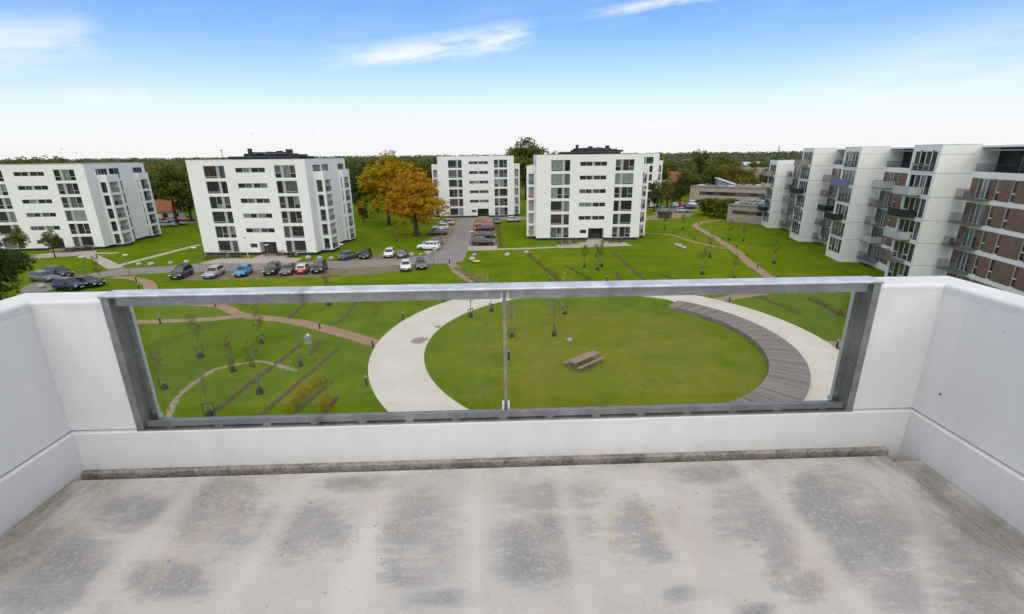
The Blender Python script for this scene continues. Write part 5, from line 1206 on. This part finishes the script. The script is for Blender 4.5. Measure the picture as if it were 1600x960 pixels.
# ------------------------------------------------------------------ bollards, lamps, stones, picnic table, small things
def bollard_proto():
    o = empty('bollard_light'); mb = MB(); mb.lathe([(.085, 0), (.085, .78), (.10, .78), (.10, .80)], 10); mb.build('post', DARKMET, o)
    mb = MB(); mb.lathe([(.07, .80), (.07, .90)], 10); mb.build('lens', CLIPM, o)
    mb = MB(); mb.lathe([(.11, .90), (.11, .94), (.04, .98)], 10); mb.build('cap', GREYMET, o); return o
BOL = bollard_proto(); first = True
BL = [(251, 507, 'on the left branch of the clay path, near the left post'), (336.6, 480, 'at the fork of the clay path under the top rail'), (500, 515, 'on the clay path midway to the ring'), (583, 544, 'where the clay path meets the ring'), (630, 500, 'on the lawn edge above the clay path end, beside the ring'), (692.7, 473, 'beside the ring just under the top rail'), (573, 604, 'at the left edge of the ring, lowest one'), (795, 563, 'on the round lawn beside the middle post'),
      (213.5, 441, 'at the bend of the clay path, upper one'), (217.5, 454, 'at the bend of the clay path, just above the rail'), (1213.5, 439, 'first up the right hand clay path above the rail'), (1183.6, 420, 'second up the right hand clay path'), (1168, 401.5, 'third up the right hand clay path'), (1150, 388.5, 'fourth up the right hand clay path'), (1129, 377, 'fifth up the right hand clay path'), (1112, 366.5, 'sixth up the right hand clay path'), (1091, 351.5, 'at the sharp bend of the right hand clay path'), (1110, 341, 'beyond the sharp bend near the bushes'),
      (1053, 366.5, 'on the thin earth path, left one'), (1084.6, 375.5, 'on the thin earth path, right one'), (1139.5, 473.5, 'where the right hand clay path meets the ring'), (1307, 545, 'beside the clay stub at the right of the ring'), (859, 443, 'just above the rail by the yellow strip'), (948, 441, 'just above the rail right of the yellow strip'), (702.5, 412.5, 'at the head of the earth path by the drive'), (152, 404, 'beside the paved path of the leftmost block')]
for x, y, lb in BL:
    M = at(px(x, y), 0)
    if first: o = BOL; o.matrix_local = M; first = False
    else: o = copy_tree(BOL, M)
    tag(o, 'dark bollard light ' + lb, 'bollard', 'bollard lights along the paths')
def lamp(x, y, h, label, wide=.42):
    o = empty('street_lamp', at(px(x, y)), label=label, cat='lamp', group='street lamps')
    mb = MB(); mb.tube([(0, 0, 0), (0, 0, h-.12)], [.055, .038], 8); mb.build('post', GREYMET, o)
    mb = MB(); mb.lathe([(.04, h-.30), (.10, h-.12), (.10, h-.10)], 10); mb.build('lamp_body', CLIPM, o)
    mb = MB(); mb.lathe([(wide*.9, h-.05), (wide, h-.03), (wide*.6, h+.02), (.05, h+.04)], 16); mb.build('lamp_shade', CLIPM, o)
for a in ((134, 427, 2.7, 'street lamp with flat white shade by the left car park'), (203, 428, 3.1, 'street lamp right of the paved path junction'), (308, 413, 2.9, 'street lamp left of the bicycles'), (420, 404.5, 2.6, 'street lamp before the entrance behind the blue car'), (536.5, 410, 3.2, 'street lamp right of the block with bicycles'), (690, 377, 2.8, 'street lamp left of the drive by the chestnut'), (677.5, 412, 2.9, 'street lamp at the road corner near the dark hatchback'), (738, 401, 4.6, 'tall street lamp right of the drive'), (1052, 336, 3.4, 'street lamp beside the playground hut')): lamp(*a)
o = empty('flag_mast', at(px(388, 403)), label='slender white mast left of the entrance behind the blue car', cat='mast'); mb = MB(); mb.tube([(0, 0, 0), (0, 0, 3.6)], [.05, .03], 8); mb.build('pole', CLIPM, o); mb = MB(); mb.box(-.12, -.12, 3.6, .12, .12, 3.8); mb.build('lantern', GREYMET, o)
o = empty('aerial', at(TM['B'] @ Vector((-6.5, 4, 17.0 * .985))), label='thin aerial on the roof of the block with bicycles', cat='aerial'); mb = MB(); mb.tube([(0, 0, 0), (-.05, 0, 2.3)], [.06, .05], 6); mb.build('pole', DARKMET, o); mb = MB(); mb.box(-.25, -.02, 2.0, .2, .02, 2.06); mb.build('crossarm', DARKMET, o)
def stone(x, y, s, label, name='boulder', flat=.7, mat=STONE):
    rg = random.Random(int(x*13+y)); mb = MB(); rings = []
    for j in range(6):
        t = math.pi*(j+.35)/6.3; rings.append([(math.sin(t)*math.cos(a)*rg.uniform(.82, 1.12), math.sin(t)*math.sin(a)*rg.uniform(.75, 1.05), -math.cos(t)*flat*rg.uniform(.92, 1.05)) for a in [2*math.pi*k/9 for k in range(9)]])
    mb.loft(rings); mb.build(name, mat, None, at(px(x, y) + Vector((0, 0, s*.40)), x, s), label=label, cat='stone', group='boulders along the road', smooth=True)
for i, (x, y, s, w) in enumerate(((218, 415, .5, 'first of four along the lawn left of the bicycles'), (236.5, 415, .55, 'second of four along the lawn left of the bicycles'), (267, 412.7, .45, 'third of four along the lawn left of the bicycles'), (291.7, 411, .5, 'fourth of four along the lawn left of the bicycles'), (66, 450, .55, 'beside the dark evergreen at left'), (482, 405, .6, 'leftmost of three beside the right end of the bicycles'), (500, 405, .5, 'middle of three beside the right end of the bicycles'), (518, 405, .45, 'rightmost of three beside the bicycles'), (643, 400, .55, 'on the corner lawn, left one under the chestnut'), (670, 398, .6, 'on the corner lawn, right one under the chestnut'), (657, 399, .35, 'smallest on the corner lawn'), (679, 392, .5, 'beside the white side-on car'), (738, 407, .6, 'right of the drive mouth'), (741, 400, .45, 'at the foot of the tall street lamp'), (792.6, 400.5, .6, 'alone on the lawn before the block with the red screen'), (822.6, 396, .5, 'at the head of the yellow strip'), (1057, 384, .5, 'leftmost of three on the lawn by the thin earth path'), (1062.5, 386.5, .55, 'middle of three by the thin earth path'), (1068.5, 389, .5, 'rightmost of three by the thin earth path'), (890, 533, .3, 'small dark one behind the picnic table'))):
    stone(x, y, s, 'pale boulder ' + w if i != 19 else 'small dark stone on the round lawn behind the picnic table')
YEL = pmat('yellow_cover', (0.55, 0.45, 0.05), 0.7); stone(745, 411, .75, 'flat yellow cover lying on the lawn right of the drive mouth', 'yellow_cover', .22, YEL)
# stone trail in the left lawn
tr = catmull(pp((262, 656), (264, 650), (272, 630.5), (285, 613.6), (306, 597), (327, 584), (342, 576), (376, 569), (407, 565), (433.5, 570.6), (463.4, 580)), 0.36); rg = random.Random(3)
ribbon('trail_bed', [(c.x, c.y) for c in tr[::3]], 0.42, 0.010, ground_mat('trail_earth', (0.25, 0.20, 0.13), (0.34, 0.28, 0.19), 2.0), 0.09, 0.3, 11, kind='structure')
tr_o = empty('stone_trail', at(Vector((tr[0].x, tr[0].y, 0))), label='curving trail of pale stones in the left lawn', cat='stone trail')
me_s = []
for v in range(4):
    mb = MB(); n = 8; r1 = [1*rg.uniform(.75, 1.15) for _ in range(n)]
    mb.loft([[(math.cos(2*math.pi*k/n)*r1[k]*q, math.sin(2*math.pi*k/n)*r1[k]*q*.7, z) for k in range(n)] for q, z in ((1, -.3), (1, .22), (.8, .36))]); me_s.append(mb.mesh('stone', pmat('trail_stone_%d' % v, (0.22 + .035*v, 0.19 + .03*v, 0.125 + .02*v), .95, .25, 4)))
for i, c in enumerate(tr):
    for q in range(2):
        place('stone', rg.choice(me_s), tr_o, Matrix.Translation(Vector((c.x + rg.uniform(-.22, .22), c.y + rg.uniform(-.22, .22), 0)) - Vector((tr[0].x, tr[0].y, 0))) @ zrot(rg.uniform(0, 6)) @ Matrix.Diagonal((*(2*[rg.uniform(.10, .22)]), rg.uniform(.06, .13), 1)))
# picnic table
pa, pb = px(893.5, 566, .75), px(931.5, 550, .75); mid = (pa+pb)/2; ln = (pb-pa).length + .1; ang = math.atan2(pb.y-pa.y, pb.x-pa.x)
pt = empty('picnic_table', at(Vector((mid.x, mid.y, 0)), ang), label='long weathered picnic table with two benches on the round lawn', cat='table')
for i in range(5): mb = MB(); mb.bevel_box(-ln/2, -.39 + i*.158, .715 + .002*(i % 2), ln/2, -.39 + i*.158 + .148, .755 + .002*(i % 2), .006); mb.build('tabletop_board', TABLEWOOD, pt)
for s_ in (-1, 1):
    for j in range(2): mb = MB(); mb.bevel_box(-ln/2 - .02, s_*.78 - .15 + j*.152, .425, ln/2 + .02, s_*.78 - .15 + j*.152 + .143, .465, .006); mb.build('bench_board', TABLEWOOD, pt)
for k in range(4):
    x = -ln/2 + .15 + (ln - .3)*k/3
    for s_ in (-1, 1):
        mb = MB(); mb.box(x-.03, s_*.80-.03, 0, x+.03, s_*.80+.03, .424); mb.build('leg', GREYMET, pt)
        mb = MB(); mb.box(x-.03, s_*.32-.03, .05, x+.03, s_*.32+.03, .714); mb.build('leg', GREYMET, pt)
    mb = MB(); mb.box(x-.025, -.90, .005, x+.025, .90, .05); mb.build('foot_bar', GREYMET, pt)
# utility box on the left lawn
ub = empty('utility_box', at(px(482, 536), .3, .78), label='grey utility cabinet standing on the left lawn', cat='cabinet')
mb = MB(); mb.bevel_box(-.42, -.26, .08, .42, .26, .95, .05); mb.build('cabinet', BALC_GREY, ub); mb = MB(); mb.box(-.36, -.275, .16, .36, -.262, .85); mb.build('door', BALC_GREY, ub); mb = MB(); mb.box(-.45, -.30, 0, .45, .30, .078); mb.build('base', STONE, ub); mb = MB(); mb.bevel_box(-.1, -.1, .951, .2, .15, 1.2, .04); mb.build('vent', CLIPM, ub)

# ------------------------------------------------------------------ playground hut, low hall and houses beyond the lawn
hut = empty('playground_hut', at(px(1038, 341), .2), label='small brown wooden playground hut beside the lawn', cat='hut')
mb = MB(); mb.box(-1.5, -1.2, 0, 1.5, 1.2, 1.75); mb.build('wall', STAKE, hut); mb = MB(); mb.prism([(-1.8, -1.45), (1.8, -1.45), (1.8, 1.45), (-1.8, 1.45)], 1.752, 1.9); mb.build('roof', ROOFING, hut); mb = MB(); mb.box(-.4, -1.23, .02, .4, -1.205, 1.4); mb.build('door', BASE, hut)
BEIGE = render_mat('beige_concrete', (0.42, 0.35, 0.295), (0.33, 0.275, 0.23)); GREYROOF = pmat('grey_roof', (0.20, 0.185, 0.17), .9, .25, .6)
REDROOF = pmat('red_tile_roof', (0.26, 0.09, 0.05), .9, .2, 1.5)
def hall(a, b, z, h, depth, label, skylights=0, strips=True, mat=BEIGE):
    """flat roofed hall; its front roof edge runs from picture point a to b at height h"""
    p, q = px(*a, h), px(*b, h); ang = math.atan2(q.y-p.y, q.x-p.x); L = (q-p).length
    o = empty('low_hall', at(Vector((p.x, p.y, 0)), ang), label=label, cat='building')
    mb = MB(); facade(mb, (0, 0, 0), (1, 0, 0), (0, -1, 0), L, 0, h, [(L*.12, L*.98, h*.50, h*.72, .2, 1)] if strips else []); mb.face([(0, 0, 0), (0, depth, 0), (0, depth, h), (0, 0, h)]); mb.face([(L, 0, 0), (L, depth, 0), (L, depth, h), (L, 0, h)]); mb.face([(0, depth, 0), (L, depth, 0), (L, depth, h), (0, depth, h)])
    mb.build('wall', [mat, ROOM], o)
    mb = MB(); mb.bevel_box(-.2, -.2, h, L+.2, depth+.2, h+.28, .05); mb.build('roof', GREYROOF, o)
    if strips:
        n = max(3, int(L*.86/2.4)); cells = [(i/n, (i+1)/n, 0, 1, 'g') for i in range(n)]; window(o, fmat((L*.12, .08, h*.50), (1, 0, 0), (0, -1, 0)), L*.86, h*.22, cells, frame=DARKMET, t=.08)
    rg = random.Random(9)
    for i in range(skylights):
        x = L*(.12 + .8*((i % 7)/6.5)); y = depth*(.15 + .7*((i//7)/max(1, (skylights-1)//7))); mb = MB(); mb.bevel_box(x-1.1, y-.7, h+.281, x+1.1, y+.7, h+.75, .2); mb.build('skylight', [BALC_LIGHT, GLASSES[4], BALC_GREY][i % 3], o)
    return o
hall((1079, 292), (1212, 296), 0, 5.6, 14, 'long beige flat roofed hall behind the bushes on the right', 14)
hall((1138, 321), (1205, 326), 0, 4.2, 22, 'beige annex with roof lights beside the lowest stepped section', 21, True)
hall((1046, 285), (1106, 283), 0, 4.0, 16, 'low grey roofed building half hidden behind the conifer', 0, True)
bl = empty('blue_gable_shed', at(polar(1143, 196), -.2), label='small blue and white monopitch shed above the hall roof', cat='building')
mb = MB(); mb.loft([[(-3, 0, 0), (3, 0, 0), (3, 4, 0), (-3, 4, 0)], [(-3, 0, 8.2), (3, 0, 6.2), (3, 4, 6.2), (-3, 4, 8.2)]]); mb.build('wall', BALC_BLUE, bl); mb = MB(); mb.loft([[(-3.3, -.3, 8.35), (3.3, -.3, 6.2), (3.3, 4.3, 6.2), (-3.3, 4.3, 8.35)], [(-3.3, -.3, 8.9), (3.3, -.3, 6.7), (3.3, 4.3, 6.7), (-3.3, 4.3, 8.9)]]); mb.build('roof', CLIPM, bl)
def house(x, d, w, dp, h, rot, label, roof=REDROOF, wall_=CLIPM):
    o = empty('house', at(polar(x, d), rot), label=label, cat='house'); mb = MB(); mb.box(-w/2, -dp/2, 0, w/2, dp/2, h); mb.add([(-w/2, -dp/2, h), (-w/2, dp/2, h), (-w/2, 0, h+dp*.42), (w/2, -dp/2, h), (w/2, dp/2, h), (w/2, 0, h+dp*.42)], [(0, 1, 2), (3, 5, 4)]); mb.build('wall', wall_, o)
    mb = MB(); e = .4
    for s_ in (-1, 1): mb.loft([[(-w/2-e, s_*(dp/2+e), h-.2), (w/2+e, s_*(dp/2+e), h-.2), (w/2+e, 0, h+dp*.42+.1), (-w/2-e, 0, h+dp*.42+.1)], [(-w/2-e, s_*(dp/2+e), h), (w/2+e, s_*(dp/2+e), h), (w/2+e, 0, h+dp*.42+.35), (-w/2-e, 0, h+dp*.42+.35)]])
    mb.build('roof', roof, o)
    for i in range(3): mb = MB(); xx = -w/2 + w*(i+.5)/3; mb.box(xx-.6, -dp/2-.03, 1, xx+.6, -dp/2-.003, 2.3); mb.build('window', GLASSES[0], o)
house(243, 176, 8, 7, 2.8, .5, 'white gabled house with red roof seen in the gap beside the leftmost block')
house(1062, 300, 12, 8, 3.6, .1, 'red roofed house among the trees above the grey roofed building'); house(1046, 310, 11, 8, 3.4, -.2, 'red roofed house nearest the half hidden block, among trees')
house(1190, 250, 14, 10, 6.5, -.5, 'pale house with dark roof left of the lowest stepped section', GREYROOF, BEIGE); house(1178, 330, 12, 9, 8.0, .3, 'distant house with light grey roof above the olive trees', BALC_LIGHT, BEIGE)
py = empty('radio_mast', at(polar(1219, 900)), label='thin lattice mast on the horizon left of the stepped block', cat='mast')
mb = MB(); mb.tube([(-.8, 0, 0), (0, 0, 27)], .35, 5); mb.tube([(.8, 0, 0), (0, 0, 27)], .35, 5); mb.build('lattice', DARKMET, py); mb = MB(); mb.box(-4, -.3, 19, 4, .3, 19.6); mb.box(-2.5, -.3, 23, 2.5, .3, 23.5); mb.build('crossarms', DARKMET, py)

# a few birds over the roofs
BIRDM = pmat('bird_feathers', (0.05, 0.05, 0.055), 0.8)
for i, (x, y, lb) in enumerate(((387, 207, 'upper left bird of three above the block with bicycles'), (394, 209.5, 'middle bird of three above the block with bicycles'), (411, 211.5, 'lower right bird of three above the block with bicycles'), (490, 208.5, 'lone bird right of the three'), (96, 233.5, 'upper left bird of three above the leftmost block'), (103, 236, 'middle bird of three above the leftmost block'), (120, 240, 'lower right bird of three above the leftmost block'))):
    dd = 130.0; h_ = polar(x, dd); p0 = px(x, y, CAM_H + 5.0) if False else None
    uu, vv = (x - 800) / FPX, -(y - 480) / FPX; a_, b_ = uu*math.cos(ROLL) - vv*math.sin(ROLL), uu*math.sin(ROLL) + vv*math.cos(ROLL)
    d_ = Vector((a_, math.cos(PITCH) + b_*math.sin(PITCH), -math.sin(PITCH) + b_*math.cos(PITCH))).normalized(); pos = Vector((0, 0, CAM_H)) + d_*dd
    o = empty('bird', at(pos, i*1.1, 0.75), label=lb, cat='bird', group='birds over the roofs')
    mb = MB(); mb.tube([(-.22, 0, 0), (-.08, 0, .01), (.08, 0, .02), (.20, 0, .02), (.27, 0, .01)], [.01, .05, .06, .035, .005], 6); mb.build('body', BIRDM, o)
    for s_ in (-1, 1):
        mb = MB(); mb.loft([[(.10, s_*.04, .03), (-.06, s_*.04, .03), (-.06, s_*.04, .02), (.10, s_*.04, .02)], [(.08, s_*.24, .13), (-.05, s_*.24, .13), (-.05, s_*.24, .12), (.08, s_*.24, .12)], [(-.04, s_*.46, .08), (-.07, s_*.46, .08), (-.07, s_*.46, .075), (-.04, s_*.46, .075)]]); mb.build('wing', BIRDM, o)
